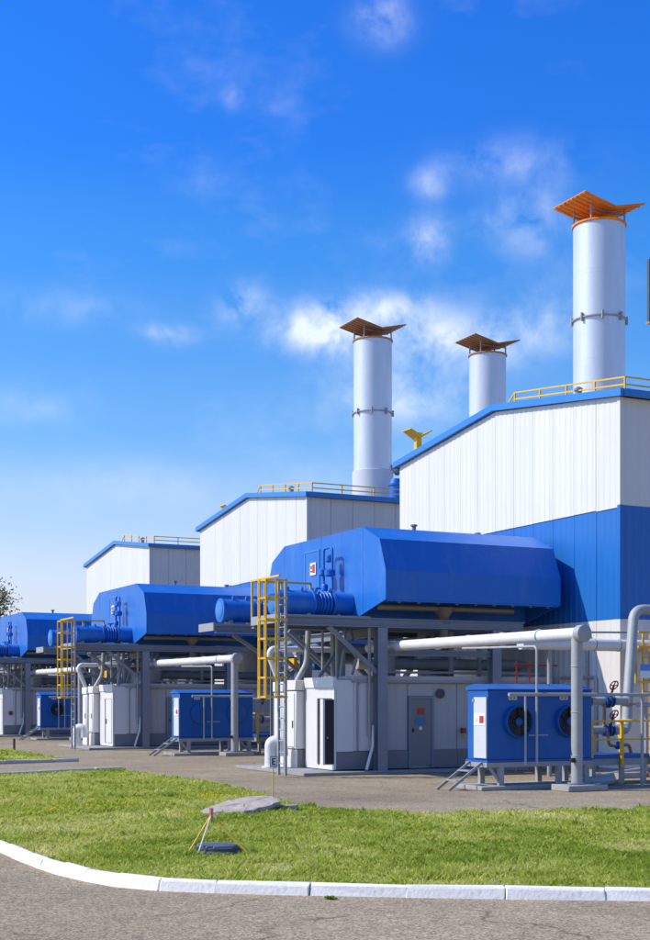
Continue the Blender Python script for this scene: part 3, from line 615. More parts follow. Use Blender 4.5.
# door in the front
dx0, dx1 = e[1] + .02, e[2] - .02
d = B('door', 'door_grey', t, (dx0 + .045, dx1 - .045, CY0 - .035, CY0 + .03, .2, 2.0))
B('door_frame', 'steel_grey', d, (dx0 - .02, dx0 + .04, CY0 - .055, CY0 + .03, .13, 2.07), (dx1 - .04, dx1 + .02, CY0 - .055, CY0 + .03, .13, 2.07), (dx0 + .041, dx1 - .041, CY0 - .055, CY0 + .03, 2.005, 2.07))
B('handle', 'black', d, (dx0 + .1, dx0 + .13, CY0 - .08, CY0 - .036, 1.1, 1.2))
mx = (dx0 + dx1) / 2
B('sign', 'red_sign', d, (mx - .13, mx + .1, CY0 - .045, CY0 - .037, 1.58, 1.75)); B('sign', 'blue_sign', d, (mx - .19, mx + .14, CY0 - .045, CY0 - .037, 1.3, 1.5)); MB().lathe((mx - .02, CY0 - .04, 1.2), [(.05, -.008), (.05, .002)], 16, 'Y').build('sign', 'white_sign', d)
MB().lathe((e[2] + .22, CY0 - .06, 2.15), [(.11, -.01), (.13, 0), (.13, .05)], 20, 'Y').build('vent', 'iron', t)
al = B('alarm_box', 'red_paint', t, (e[3] + .1, e[3] + .22, CY0 - .12, CY0 - .03, 1.05, 1.2)); MB().lathe((e[3] + .17, CY0 - .12, .96), [(.03, -.01), (.04, .05)], 10, 'Y').build('call_point', 'yellow_paint', al)
PP('hose', 'insulation', t, [(16.5, 31.45, .12), (16.62, 31.5, .45), (16.75, 31.55, .75), (16.78, 31.62, 1.3)], .04)
T('conduit', 'steel_light', t, (16.68, 31.62, 1.0), (16.68, 31.62, 3.9), .045)
# lit end wall with the door standing open
for nm, y0_, y1_, z0_, z1_ in (('end_panel', 32.72, 33.52, .12, 2.3), ('end_panel', CY0 - .02, 31.85, .12, 2.3), ('end_panel', 31.855, 32.715, 2.02, 2.3), ('end_panel', 31.855, 32.715, .12, .24)):
    B(nm, 'cabinet_white', t, (CX0 - .02, CX0 + .045, y0_, y1_, z0_, z1_))
B('end_header', 'cabinet_white', t, (CX0 - .05, CX0 + .05, CY0 - .03, 33.53, 2.305, CZ + .02))
B('doorway', 'black', t, (CX0 + .046, CX0 + .049, 31.86, 32.7, .25, 2.01))  # black sheet on the solid body, standing in for the unlit interior
B('door_frame', 'steel_light', t, (CX0 - .06, CX0 + .03, 32.65, 32.71, .245, 2.015))
lf = MB().bar((CX0 - .02, 31.77, 1.13), (CX0 - .27, 31.83, 1.13), .05, 1.74).build('door_leaf', 'cabinet_white', t, smooth=False)
B('leaf_edge', 'cabinet_white', lf, (CX0 - .33, CX0 - .272, 31.76, 31.94, .26, 2.0))
MB().bar((CX0 - .018, 31.735, 1.13), (CX0 - .268, 31.795, 1.13), .012, 1.7).build('leaf_shade_face', 'black', lf, smooth=False)  # shade on the leaf's front side, painted as a thin black sheet
B('handle', 'steel_light', lf, (CX0 - .22, CX0 - .18, 31.74, 31.77, .95, 1.0))
# tall cabinets by the ladder
def cab(x0, x1, y0_, y1_, z, tmpl):
    t = uthing('electrical_cabinet', ((x0 + x1) / 2, (y0_ + y1_) / 2, .1), tmpl, 'cabinet', 'white cabinets beside the ladders')
    B('body', 'cabinet_white', t, (x0, x1, y0_, y1_, .62, z - .3), bevel=.02); B('base', 'cabinet_white', t, (x0 + .002, x1, y0_ + .002, y1_, .1, .6)); B('header', 'cabinet_white', t, (x0 - .03, x1 + .02, y0_ - .03, y1_ + .02, z - .28, z), bevel=.015)
    B('base_band', 'base_grey', t, (x0 + .05, x1 - .01, y0_ - .006, y0_ + .0, .12, .6))
    B('door', 'cabinet_white', t, (x0 - .02, x0 - .002, y0_ + .08, y1_ - .08, .68, z - .36)); B('handle', 'black', t, (x0 - .04, x0 - .021, y0_ + .14, y0_ + .18, 1.2, 1.4))
cab(15.42, 16.05, 33.58, 34.22, 2.52, 'tall white electrical cabinet next to the open container door, {u}')
cab(15.36, 15.98, 34.3, 34.95, 2.48, 'tall white electrical cabinet behind the ladder, {u}')
# white bent vent on the plinth
t = uthing('gooseneck_vent', (14.75, 34.3, .1), 'stubby white gooseneck vent pipe at the foot of the cabinets, {u}', 'vent', 'white gooseneck vents')
PP('pipe', 'insulation', t, [(14.85, 34.0, .1), (14.85, 34.0, .82), (15.1, 33.85, .82), (15.12, 33.83, .42)], .17, n=20, bend=.2, seg=10); MB().lathe((14.85, 34.0, .1), [(.25, 0), (.25, .04), (.18, .05)], 20).build('base_flange', 'insulation', t)
# pipework above the container
t = uthing('pipework', (18.5, 34.5, 2.6), 'tangle of pipes between the container roof and housing, {u}', 'pipes', 'pipework under the housings')
PP('pipe', 'galvanised', t, [(16.2, 35.4, 3.4), (17, 35.4, 3.5), (19, 35.4, 3.5)], .14)
PP('pipe', 'insulation', t, [(15.45, 34.75, 2.45), (15.12, 34.75, 3.25), (15.2, 34.75, 3.42), (17.5, 34.75, 3.42)], .085)
PP('pipe', 'galvanised', t, [(15.6, 33.9, 2.5), (15.9, 33.9, 3.0), (15.95, 33.9, 3.9)], .08)
for (x, y, r) in ((16.2, 32.6, .05), (16.35, 33.2, .05), (16.1, 33.3, .035), (17.6, 32.6, .06), (18.1, 33.4, .09), (19.75, 32.5, .08), (21.0, 33.0, .07)): T('pipe', 'steel_light', t, (x, y, 2.58), (x, y, 3.9), r)
for pts, r in (([(16.0, 32.0, 2.6), (16.1, 32.0, 3.3), (16.5, 32.2, 3.6), (16.55, 32.5, 3.9)], .04), ([(16.3, 31.9, 2.65), (16.45, 31.9, 3.1), (16.2, 32.1, 3.5), (16.3, 32.3, 3.9)], .035), ([(15.85, 33.0, 2.6), (16.3, 33.0, 3.2), (16.35, 33.1, 3.85)], .05)): PP('hose', 'steel_grey', t, pts, r)
PP('pipe', 'beige_lag', t, [(17.3, 33.6, 3.0), (22.8, 33.6, 3.0)], .17); PP('pipe', 'steel_grey', t, [(17.3, 37.4, 3.3), (22.8, 37.4, 3.3)], .22)
MB().lathe((17.75, 32.75, 2.6), [(.3, 0), (.3, .75), (.24, .85)], 20).build('drum', 'beige_lag', t); MB().lathe((20.2, 34.2, 2.6), [(.24, 0), (.24, 1.0), (.1, 1.2), (.1, 1.6)], 20).build('filter', 'steel_light', t)
B('tray', 'steel_light', t, (17.2, 22.6, 32.0, 32.35, 2.7, 2.76)); B('valve_block', 'blue_paint', t, (17.9, 18.3, 37.6, 38.0, 2.9, 3.2)); B('motor', 'yellow_paint', t, (17.2, 17.5, 37.6, 38.0, 2.95, 3.25))
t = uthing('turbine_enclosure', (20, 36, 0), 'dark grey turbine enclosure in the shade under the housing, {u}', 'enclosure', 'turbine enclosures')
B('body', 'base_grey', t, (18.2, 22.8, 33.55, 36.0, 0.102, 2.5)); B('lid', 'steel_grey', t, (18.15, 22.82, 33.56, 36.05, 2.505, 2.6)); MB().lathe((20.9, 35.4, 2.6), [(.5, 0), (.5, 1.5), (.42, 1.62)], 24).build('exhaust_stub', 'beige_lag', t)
# pipe from the unit over the cooler and down to its block
t = uthing('cooling_pipe', (17.75, 23.9, .14), 'thick pale overhead pipe coming down to a concrete block, {u}', 'pipe', 'overhead cooling pipes')
T('riser', 'galvanised', t, (17.72, 23.9, .16), (17.72, 23.9, 3.32), .125, 20)
PP('header', 'insulation', t, [(17.72, 23.72, 3.42), (17.6, 27.5, 3.42), (17.4, 31.9, 3.42), (17.4, 33.0, 3.42)], .14, n=20)
MB().lathe((17.72, 23.6, 3.42), [(.16, 0), (.19, .02), (.19, .2), (.16, .22)], 24, 'Y').build('end_cap', 'galvanised', t)
MB().lathe((17.72, 23.9, .15), [(.2, 0), (.2, .03)], 20).build('base_flange', 'steel_grey', t)
for z in (.75, 1.7, 2.7): MB().lathe((17.72, 23.9, z), [(.128, 0), (.133, .005), (.133, .02), (.128, .025)], 20).build('seam', 'galvanised', t)
for y in (25.2, 26.7, 28.2, 29.7): MB().lathe((17.66, y, 3.42), [(.157, 0), (.163, .01), (.163, .04), (.157, .05)], 20, 'Y').build('seam', 'insulation', t)
B('valve', 'black', t, (17.5, 17.6, 23.78, 23.86, .62, .72))
t = uthing('concrete_block', (17.75, 23.9, 0), 'concrete footing block below the overhead pipe, {u}', 'block', 'concrete footing blocks')
B('block', 'concrete', t, (17.25, 18.3, 23.55, 24.2, 0, .14), bevel=.015)
PP_ = uthing('conduit_run', (17.0, 24.5, 0), 'thin grey pipe run in front of the blue cooler, {u}', 'pipe', 'thin conduit runs')
PP('pipe', 'galvanised', PP_, [(17.1, 27.6, 3.22), (17.12, 24.55, 3.16), (17.12, 24.55, .55)], .028, bend=.12); PP('pipe', 'galvanised', PP_, [(16.82, 24.55, .55), (16.82, 24.55, 2.08)], .025)
PP('pipe', 'galvanised', PP_, [(16.35, 24.5, 2.1), (22.6, 24.5, 2.1)], .04); PP('pipe', 'galvanised', PP_, [(16.95, 24.6, 1.2), (17.45, 24.6, 1.2)], .016)
T('post', 'galvanised', PP_, (20.0, 24.5, .0), (20.0, 24.5, 2.08), .035); T('post', 'galvanised', PP_, (22.4, 24.5, .0), (22.4, 24.5, 2.08), .035)
unit_common = list(UNIT)

# blue coolers: open fans on the near and far one, closed discs on the middle one
def cooler(k):
    oy = SP * k; x0, x1, y0, y1, z0, z1 = 16.0, 18.8, 24.8 + oy, 25.62 + oy, .66, 2.2
    lab = ['blue fan cooler box behind the pipe riser, nearest unit', 'blue cooler box with closed round covers, middle unit', 'blue fan cooler box with dark round fan, farthest unit'][k]
    t = thing('cooler', (17.4, 25.2 + oy, 0), lab, 'cooler', 'blue cooler boxes')
    B('body', 'cooler_blue', t, (x0, x1, y0, y1, z0, z1), bevel=.012)
    ym = (y0 + y1) / 2 + .12; MB().prismx([(y0 - .04, z1 + .002), (y1 + .04, z1 + .002), (y1 + .04, z1 + .07), (ym, z1 + .14), (y0 - .04, z1 + .02)], x0 - .03, x1 + .03).build('roof', 'cooler_blue', t, smooth=False)
    B('bottom_rim', 'cooler_blue', t, (x0 - .03, x1 + .03, y0 - .03, y1 + .03, z0 - .05, z0 - .002))
    pn = B('side_panel', 'fan_panel', t, (x0 - .03, x0 - .002, y0 + .02, y0 + .52, z0 + .04, z1 - .16))
    B('panel_hinge', 'steel_light', pn, (x0 - .05, x0 - .031, y0 + .5, y0 + .56, z1 - .26, z1 - .2))
    s = B('sign', 'white_sign', t, (x0 - .038, x0 - .031, y0 + .06, y0 + .5, 1.42, 1.68)); B('sign_mark', 'red_sign', s, (x0 - .042, x0 - .0385, y0 + .1, y0 + .27, 1.47, 1.63)); MB().lathe((x0 - .04, y0 + .39, 1.55), [(.05, -.002), (.05, .001)], 14, 'X').build('sign_mark', 'fan_panel', s)
    for cx in (16.78, 18.15):
        c = (cx, y0, 1.5)
        if k == 1:
            MB().lathe(c, [(.33, .0), (.36, -.02), (.36, -.05), (.33, -.06)][::-1], 32, 'Y').build('fan_cover', 'cooler_blue', t)
        else:
            b = MB(); n = 36; prof = [(.36, .0), (.36, -.11), (.345, -.125), (.325, -.11), (.325, -.01)]; V = []; F = []
            for r, h in prof:
                for q in range(n): a = q * 2 * math.pi / n; V.append((cx + r * math.sin(a), y0 + h, 1.5 + r * math.cos(a)))
            for i in range(len(prof) - 1):
                for q in range(n): F.append((i * n + q, i * n + (q + 1) % n, (i + 1) * n + (q + 1) % n, (i + 1) * n + q))
            sh = b.poly(V, F).build('fan_shroud', 'cooler_blue', t)
            MB().lathe((cx, y0 - .012, 1.5), [(.32, 0), (.32, .008)], 32, 'Y').build('fan_recess', 'black', sh)
            hub = MB().lathe((cx, y0 - .1, 1.5), [(.06, 0), (.09, .02), (.09, .1)], 20, 'Y').build('fan_hub', 'cooler_blue', t)
            for q in range(6):
                a = q * math.pi / 3 + .3; d = Vector((math.cos(a), 0, math.sin(a))); s_ = Vector((-math.sin(a), 0, math.cos(a))); c0 = Vector((cx, y0 - .055, 1.5)); yy = Vector((0, 1, 0))
                MB().poly([c0 + d * .08 - s_ * .03 + yy * .03, c0 + d * .08 + s_ * .03 - yy * .02, c0 + d * .31 + s_ * .09 - yy * .03, c0 + d * .31 - s_ * .05 + yy * .04] + [p + yy * .006 for p in (c0 + d * .08 - s_ * .03 + yy * .03, c0 + d * .08 + s_ * .03 - yy * .02, c0 + d * .31 + s_ * .09 - yy * .03, c0 + d * .31 - s_ * .05 + yy * .04)],
                          [(0, 1, 2, 3), (7, 6, 5, 4), (0, 4, 5, 1), (1, 5, 6, 2), (2, 6, 7, 3), (3, 7, 4, 0)]).build('fan_blade', 'dark_fan', hub, smooth=False)
            b = MB()
            for rr in (.12, .18, .24, .3):
                pp = [(cx + rr * math.sin(q * math.pi / 12), y0 - .118, 1.5 + rr * math.cos(q * math.pi / 12)) for q in range(24)]
                for p, q in zip(pp, pp[1:] + pp[:1]): b.bar(p, q, .005)
            b.build('fan_guard', 'iron', t, smooth=False)
        pl = B('name_plate', 'fan_panel', t, (cx - .24, cx - .02, y0 - .012, y0 - .002, 1.98, 2.06)); B('plate_mark', 'door_grey', pl, (cx - .21, cx - .15, y0 - .015, y0 - .0125, 2.0, 2.04), (cx - .12, cx - .06, y0 - .015, y0 - .0125, 2.0, 2.04))
    st = thing('cooler_stand', (17.4, 25.2 + oy, 0), 'grey steel stand with legs carrying the blue cooler, ' + U[k], 'stand', 'cooler stands')
    B('frame', 'steel_light', st, (x0 - .04, x1 + .04, y0 - .03, y0 + .07, .5, .605), (x0 - .04, x1 + .04, y1 - .07, y1 + .03, .5, .605), (x0 - .042, x0 + .06, y0 + .071, y1 - .071, .5, .605), (x1 - .06, x1 + .042, y0 + .071, y1 - .071, .5, .605))
    for x in (16.35, 17.9, 18.65):
        for y in (y0 + .02, y1 - .02): B('leg', 'steel_light', st, (x - .06, x + .06, y - .05, y + .05, .1, .5))
    MB().bar((16.06, y0 + .02, .5), (16.32, y0 + .02, .18), .05).build('brace', 'steel_light', st, smooth=False); MB().bar((18.3, y0 + .02, .5), (18.62, y0 + .02, .15), .05).build('brace', 'steel_light', st, smooth=False)
    sl = thing('footing_slab', (17.3, 25.2 + oy, 0), 'long low concrete slab under the cooler stand, ' + U[k], 'slab', 'cooler footing slabs')
    B('slab', 'concrete', sl, (15.75, 19.0, y0 - .15, y1 + .2, 0, .1), bevel=.015)
    sp = thing('step_ladder', (15.4, 25.2 + oy, 0), 'small leaning steel steps at the end of the cooler, ' + U[k], 'steps', 'small steel steps')
    for y in (24.95 + oy, 25.45 + oy): MB().bar((15.95, y, .6), (15.1, y, .01), .03, .06).build('stringer', 'steel_light', sp, smooth=False)
    for f_ in (.3, .65): B('tread', 'steel_light', sp, (15.95 - .85 * f_ - .09, 15.95 - .85 * f_ + .09, 24.97 + oy, 25.43 + oy, .6 - .59 * f_ - .012, .6 - .59 * f_ + .012))
for k in range(3): cooler(k)
# copies of the unit
for t, tm in unit_common:
    for k in (1, 2):
        c = copy_tree(t, None, (0, SP * k, 0)); c['label'] = tm.format(u=U[k])
        if t.name.startswith('equipment_container'):
            ORG[c] = Vector(c.location); c['label'] = 'long grey equipment container with its end door shut, ' + U[k]; oy = SP * k
            for ch in list(c.children):
                if ch.name.split('.')[0] in ('doorway', 'door_leaf'):
                    for g_ in list(ch.children): bpy.data.objects.remove(g_)
                    bpy.data.objects.remove(ch)
            dl = B('end_door', 'cabinet_white', c, (CX0 - .035, CX0 + .03, 31.87 + oy, 32.64 + oy, .255, 2.005)); B('handle', 'black', dl, (CX0 - .06, CX0 - .036, 32.5 + oy, 32.54 + oy, 1.0, 1.2))
            if k == 2: B('alarm_box', 'dark_red', c, (16.02, 16.2, CY0 - .1 + oy, CY0 - .03 + oy, 1.15, 1.35))

# ------------------------------------------------------------------ valve station on the right
def valve_station(k):
    o = Vector((0, SP * k, 0))
    t = thing('valve_platform', (20, 26 + o.y, 0), ['blue deck with yellow handrail beside the nearest cooler', 'blue deck with yellow handrail behind the middle cooler'][k], 'platform', 'valve platforms'); oy = o.y
    B('deck', 'cooler_blue', t, (19.2, 21.0, 25.4 + oy, 26.6 + oy, .6, .7)); B('deck_frame', 'steel_light', t, (19.22, 20.98, 25.42 + oy, 26.58 + oy, .44, .598))
    for x in (19.35, 20.2, 20.85):
        B('leg', 'steel_light', t, (x - .05, x + .05, 25.45 + oy, 25.55 + oy, 0, .44))
    for x in (19.22, 20.1, 20.98): B('rail_post', 'yellow_paint', t, (x - .035, x + .035, 25.33 + oy, 25.395 + oy, .42, 1.5))
    for z in (1.48, 1.05): MB().bar((19.22, 25.36 + oy, z), (20.98, 25.36 + oy, z), .045).build('rail', 'yellow_paint', t)
    for x in (19.18, 21.02):
        MB().bar((x, 25.4 + oy, 1.48), (x, 26.6 + oy, 1.48), .045).build('rail', 'yellow_paint', t); B('rail_post', 'yellow_paint', t, (x - .03, x + .03, 26.55 + oy, 26.61 + oy, .7, 1.5))
    v = thing('valve_manifold', (20, 26.3 + oy, .7), ['grey pipes with blue valves and red handwheels above the valve platform', 'dark pipes with red handwheels behind the middle yellow handrail'][k], 'valves', 'valve manifolds')
    for z in (1.25, 1.95):
        T('pipe', 'galvanised', v, (18.9, 26.2 + oy, z), (20.9, 26.2 + oy, z), .1, 16)
        vb = MB().lathe((20.35, 26.2 + oy, z), [(.15, -.13), (.15, -.1), (.1, -.08), (.13, 0), (.1, .08), (.15, .1), (.15, .13)], 20, 'X').build('valve_body', 'cooler_blue', v)
        T('stem', 'iron', vb, (20.35, 26.1 + oy, z + .1), (20.35, 25.98 + oy, z + .38), .03)
        hw = MB(); hc = Vector((20.35, 25.97 + oy, z + .38)); pts = [hc + Vector((-.11 * math.cos(a * math.pi / 8), -.06 * math.sin(a * math.pi / 8), .1 * math.sin(a * math.pi / 8))) for a in range(16)]
        for p, q in zip(pts, pts[1:] + pts[:1]): hw.bar(p, q, .025)
        hw.bar(pts[0], pts[8], .02); hw.bar(pts[4], pts[12], .02); hw.build('handwheel', 'dark_red', vb, smooth=False)
        for x in (19.75, 20.35): MB().lathe((x, 26.2 + oy, z), [(.17, -.025), (.17, .025)], 18, 'X').build('flange', 'iron', v)
    T('link', 'rust_brown', v, (20.20, 26.15 + oy, 1.35), (20.20, 26.15 + oy, 1.9), .04); PP('small_pipe', 'rust_brown', v, [(20.1, 25.9 + oy, 1.2), (20.15, 25.9 + oy, .88), (20.75, 25.9 + oy, .9), (20.8, 25.9 + oy, .7)], .04)
    MB().lathe((20.45, 25.9 + oy, .89), [(.06, -.12), (.1, -.08), (.1, .08), (.06, .12)], 14, 'X').build('small_valve', 'cooler_blue', v)
    B('lagging', 'white_panel', v, (19.65, 19.85, 26.05 + oy, 26.3 + oy, 2.03, 2.1))
valve_station(0); valve_station(1)
t = thing('bent_pipe', (22, 27.4, 0), 'tall grey pipe bending right in front of the nearest building', 'pipe')
PP('pipe', 'galvanised', t, [(20.5, 26.2, 1.25), (21.35, 26.75, 1.25), (21.45, 26.85, 1.8), (22.1, 27.4, 4.3), (24.5, 27.4, 4.3), (27.5, 27.4, 4.3)], .13, n=18, bend=.34, seg=8)
MB().lathe((21.48, 26.87, 1.85), [(.19, 0), (.19, .05)], 18).build('flange', 'rust_brown', t)
t = thing('wall_pipe', (22, 28.6, 3.4), 'pale insulated pipe running along the wall behind the riser', 'pipe')
PP('pipe', 'insulation', t, [(19.4, 28.55, 3.42), (26.5, 28.55, 3.42)], .16, n=18); PP('pipe', 'steel_grey', t, [(20.6, 28.3, 3.72), (24.0, 28.3, 3.78)], .025)
for x in (20.3, 24.3): T('support', 'steel_light', t, (x, 28.55, 0), (x, 28.55, 3.28), .06)
for x in (20.9, 21.7, 22.5): MB().lathe((x, 28.55, 3.42), [(.163, -.02), (.168, -.01), (.168, .01), (.163, .02)], 18, 'X').build('seam', 'galvanised', t)
t = thing('red_pipe_frame', (21, 29.6, 0), 'thin red pipe frame against the shaded white wall', 'pipe')
for x in (20.0, 20.4): T('upright', 'dark_red', t, (x, 29.6, .1), (x, 29.6, 3.0), .022)
T('crossbar', 'dark_red', t, (19.95, 29.6, 2.9), (21.3, 29.6, 2.9), .022)
t = thing('caged_ladder', (23.2, 28.4, 0), 'yellow caged ladder with blue and white sign at the right edge', 'ladder')
for i, x in enumerate((22.97, 23.17, 23.37, 23.6, 23.9)): MB().bar((x, 28.3 + .05 * abs(i - 2), .2 if i in (1, 2) else 2.42), (x, 28.3 + .05 * abs(i - 2), 3.8), .045).build('strap', 'yellow_paint', t, smooth=False)
for z in (3.77, 3.38, 2.45): MB().bar((22.94, 28.27, z), (24.0, 28.27, z), .055).build('hoop', 'yellow_paint', t, smooth=False)
for z in np.arange(.4, 3.6, .3): T('rung', 'yellow_paint', t, (23.19, 28.32, z), (23.35, 28.32, z), .015, 8)
sg = B('sign', 'sky_sign', t, (22.99, 23.32, 28.22, 28.24, 2.75, 2.92)); B('sign_field', 'white_sign', sg, (22.99, 23.32, 28.22, 28.24, 2.56, 2.748))
t = thing('grey_pipe_rail', (24, 27.8, 0), 'two level grey pipes on posts beside the yellow ladder', 'pipe')
T('rail', 'galvanised', t, (22.6, 27.9, 1.85), (27, 27.9, 1.85), .06)
for x in (22.9, 23.6, 24.6): T('post', 'galvanised', t, (x, 27.9, 0), (x, 27.9, 1.82), .045)
t = thing('pipe_stub', (22.4, 26.8, 0), 'low pile of pipe stubs on the ground behind the valve platform', 'pipe')
T('pipe', 'rust_brown', t, (20.3, 27.6, .08), (22.4, 27.2, .08), .07); T('pipe', 'galvanised', t, (20.6, 27.1, .06), (22.6, 27.5, .2), .06); B('block', 'concrete', t, (21.3, 22.0, 27.0, 27.4, 0.001, .14))
t = thing('fallen_drum', (18.9, 24.3, .3), 'short grey pipe elbow lying behind the riser foot', 'pipe')
PP('elbow', 'galvanised', t, [(18.5, 25.0, .12), (19.3, 24.9, .12), (19.75, 25.3, .12)], .11)

# ------------------------------------------------------------------ lawn furniture
t = thing('concrete_cover', (8.85, 21.3, 0), 'broken pale concrete slab lying on the lawn', 'slab')
rr = random.Random(3); cen = (8.8, 21.3)
out0 = [(7.98, 21.25), (8.2, 20.95), (8.5, 20.66), (9.0, 20.78), (9.35, 21.05), (9.52, 21.5), (9.2, 21.9), (8.7, 21.85), (8.25, 21.65), (7.98, 21.25)]
out = [tuple(p + np.array([rr.gauss(0, .035), rr.gauss(0, .035)])) for p in resample(out0, .13)[:-1]]
n = len(out)
def slab_top(x, y): return .09 + .12 * (x - 8.0) + .06 * (y - 21.0)
V = []
for f_, dz in ((.98, -.085), (1.02, -.05), (1.0, -.008), (.94, 0), (.6, .005), (.3, .01)):
    for x, y in out:
        X, Y = cen[0] + (x - cen[0]) * f_, cen[1] + (y - cen[1]) * f_; V.append((X, Y, slab_top(X, Y) + dz + rr.gauss(0, .007)))
V.append((*cen, slab_top(*cen) + .012))
F = [(k + q * n, (k + 1) % n + q * n, (k + 1) % n + (q + 1) * n, k + (q + 1) * n) for q in range(5) for k in range(n)] + [(5 * n + k, 5 * n + (k + 1) % n, 6 * n) for k in range(n)] + [tuple(range(n))[::-1]]
MB().poly(V, F).build('slab', 'slab_concrete', t, smooth=False)
V = [(cen[0] + .08 + (x - cen[0]) * .86, cen[1] + (y - cen[1]) * .86, z) for z in (0, 1) for x, y in out]; V = [(x, y, 0 if z == 0 else slab_top(x, y) - .07) for x, y, z in V]
MB().poly(V, [(k, (k + 1) % n, n + (k + 1) % n, n + k) for k in range(n)] + [tuple(range(n, 2 * n))]).build('shade_base', 'iron', t, smooth=False)  # dark inset block added under the slab for the shade of its overhang
MB().poly([(cen[0] + .75 + .22 * math.cos(a), cen[1] - .12 + .12 * math.sin(a), z) for z in (.04, .16) for a in np.arange(6) * 1.047], [(0, 1, 7, 6), (1, 2, 8, 7), (2, 3, 9, 8), (3, 4, 10, 9), (4, 5, 11, 10), (5, 0, 6, 11), (6, 7, 8, 9, 10, 11)]).build('broken_piece', 'slab_concrete', t, smooth=False)
t = thing('rock', (9.1, 44.6, 0), 'grey rock on the far grass wedge at the left edge', 'rock')
V = []; F = []
for r_, z in ((.75, .03), (.7, .2), (.4, .33)): V += [(9.0 + r_ * (1 + rr.gauss(0, .1)) * math.cos(a), 44.4 + r_ * .7 * math.sin(a), z + rr.gauss(0, .03)) for a in np.arange(9) * .698]
F = [(k + q * 9, (k + 1) % 9 + q * 9, (k + 1) % 9 + q * 9 + 9, k + q * 9 + 9) for q in (0, 1) for k in range(9)] + [tuple(range(18, 27))]
MB().poly(V, F).build('stone', 'slab_concrete', t, smooth=False)
t = thing('manhole', (6.15, 15.75, 0), 'dark iron manhole cover in the lawn under the tripod', 'manhole')
MB().lathe((6.17, 15.82, .02), [(.33, 0), (.33, .06), (.3, .085)], 24).build('ring', 'iron', t)
cv = MB().lathe((6.17, 15.82, .105), [(.29, 0), (.29, .03), (.27, .04)], 24).build('cover', 'iron', t)
for i in range(-3, 4):
    h_ = math.sqrt(.27 ** 2 - (i * .075) ** 2) * .9; B('grip_bar', 'steel_grey', cv, (6.17 - h_, 6.17 + h_, 15.82 + i * .075 - .018, 15.82 + i * .075 + .018, .146, .165))
t = thing('marker_tripod', (6.1, 15.7, .05), 'yellow and white pole tripod with pink tape standing over the manhole', 'tripod')
ap = (6.07, 15.78, .53)
for p, m in (((5.76, 15.8, .05), 'wood_pole'), ((5.82, 15.60, .05), 'pole_white'), ((6.47, 15.46, .05), 'wood_pole')): T('pole', m, t, p, ap, .013 if m == 'wood_pole' else .009, 8)
T('pole_end', 'pink_tape', t, (ap[0], ap[1] + .02, ap[2] - .06), (ap[0], ap[1] + .02, ap[2] + .1), .013, 8); B('tape', 'pink_tape', t, (ap[0] - .01, ap[0] + .022, ap[1] - .03, ap[1] - .02, ap[2] - .05, ap[2] + .1))
t = thing('marker_post', (9.72, 22.15, 0), 'thin yellow post with small E plate at the lawn edge', 'post')
T('post', 'wood_pole', t, (9.72, 22.15, 0), (9.72, 22.15, .9), .013, 8); T('foot', 'black', t, (9.72, 22.15, .03), (9.72, 22.15, .12), .017, 8)
d_ = Matrix.Rotation(-R(25.9), 3, 'Z')
pl = MB().box(-.07, .07, -.006, .006, 0, .19); pl.v = [tuple(d_ @ Vector(v) + Vector((9.72, 22.12, .78))) for v in pl.v]; plo = pl.build('plate', 'steel_grey', t, smooth=False)
ee = MB().box(-.055, .055, -.012, -.008, .02, .17); ee.v = [tuple(d_ @ Vector(v) + Vector((9.72, 22.12, .78))) for v in ee.v]; ee.build('plate_face', 'white_sign', plo, smooth=False)
ee = MB().box(-.035, -.012, -.018, -.013, .035, .155).box(-.011, .035, -.018, -.013, .035, .055).box(-.011, .025, -.018, -.013, .085, .105).box(-.011, .035, -.018, -.013, .135, .155); ee.v = [tuple(d_ @ Vector(v) + Vector((9.72, 22.12, .78))) for v in ee.v]; ee.build('letter', 'black', plo, smooth=False)
t = thing('small_bollard', (11.6, 55.5, 0), 'tiny dark post standing on the far tarmac at the left', 'post')
T('post', 'iron', t, (12.0, 52.6, 0), (12.0, 52.6, .45), .05, 8)

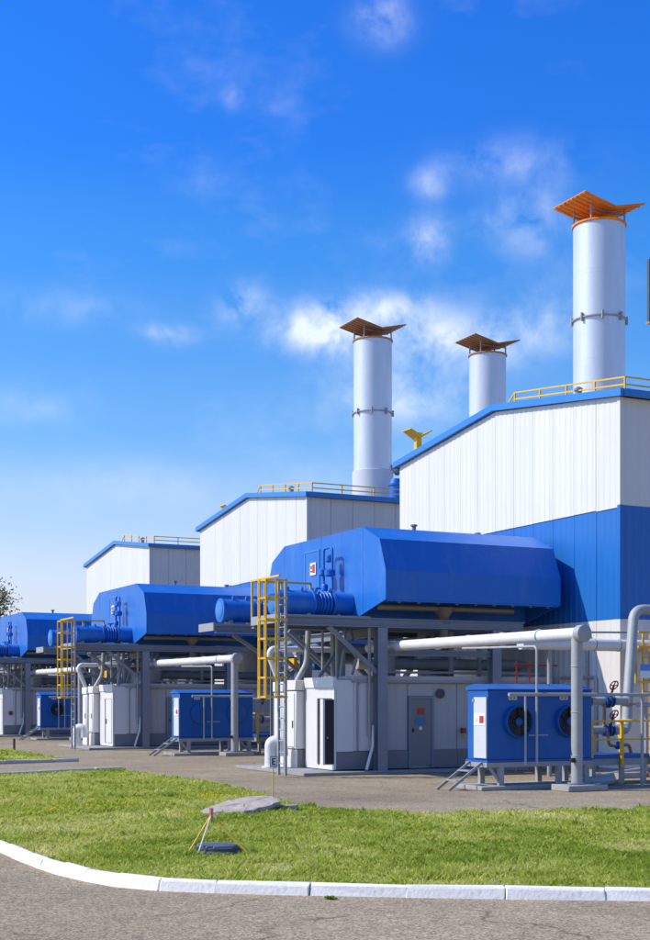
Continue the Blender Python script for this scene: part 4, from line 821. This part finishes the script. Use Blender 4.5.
# ------------------------------------------------------------------ trees beyond the far unit
def tree(x, y, h, rx, rz, n, m, label, seed, size):
    r = random.Random(seed); t = thing('tree', (x, y, 0), label, 'tree', 'trees beyond the far unit')
    b = MB(); b.tube((x, y, 0), (x + .2, y, h * .45), .2, 8, .13); lim = []
    for k in range(9):
        a = r.uniform(0, 6.28); z0 = h * r.uniform(.25, .5); e = Vector((x + math.cos(a) * rx * r.uniform(.4, .8), y + math.sin(a) * rx * r.uniform(.4, .8), h * r.uniform(.55, .92))); b.tube((x + .1, y, z0), e, .08, 6, .02); lim.append(e)
    b.build('trunk', 'bark', t)
    cl = lim + [Vector((x + r.gauss(0, rx * .45), y + r.gauss(0, rx * .45), h - rz + r.gauss(0, rz * .5))) for _ in range(26)]
    V = []; F = []; tone = []
    for _ in range(n):
        c = r.choice(cl); s = rx * .27; p = c + Vector((r.gauss(0, s), r.gauss(0, s), r.gauss(0, s * .8)))
        if p.z < h * .12: continue
        u = Vector((r.gauss(0, 1), r.gauss(0, 1), r.gauss(0, 1))).normalized(); v = u.orthogonal().normalized(); k = size * r.uniform(.6, 1.3); o = len(V)
        V += [p - u * k, p + v * k * .5, p + u * k, p - v * k * .5]; F.append((o, o + 1, o + 2, o + 3)); tone += [min(1, max(0, r.gauss(.42, .27)))] * 4
    c = MB().poly(V, F).build('crown', m, t, smooth=False); at = c.data.attributes.new('tone', 'FLOAT', 'POINT'); at.data.foreach_set('value', tone[:len(c.data.vertices)])
    return t
tree(23.3, 112, 9.6, 2.7, 3.6, 17000, 'autumn_leaf', 'autumn tinted tree at the left edge behind the farthest housing', 11, .14)
tree(25.6, 116, 6.4, 3.0, 3.0, 8000, 'dark_leaf', 'dark low tree seen under the farthest platform', 12, .16)
tree(31, 118, 7.0, 3.4, 3.2, 4500, 'dark_leaf', 'dark bushy tree partly hidden behind the farthest container', 13, .17)
tree(17.5, 118, 9.5, 3.2, 3.6, 3500, 'autumn_leaf', 'autumn tree standing just beyond the left edge', 14, .17)
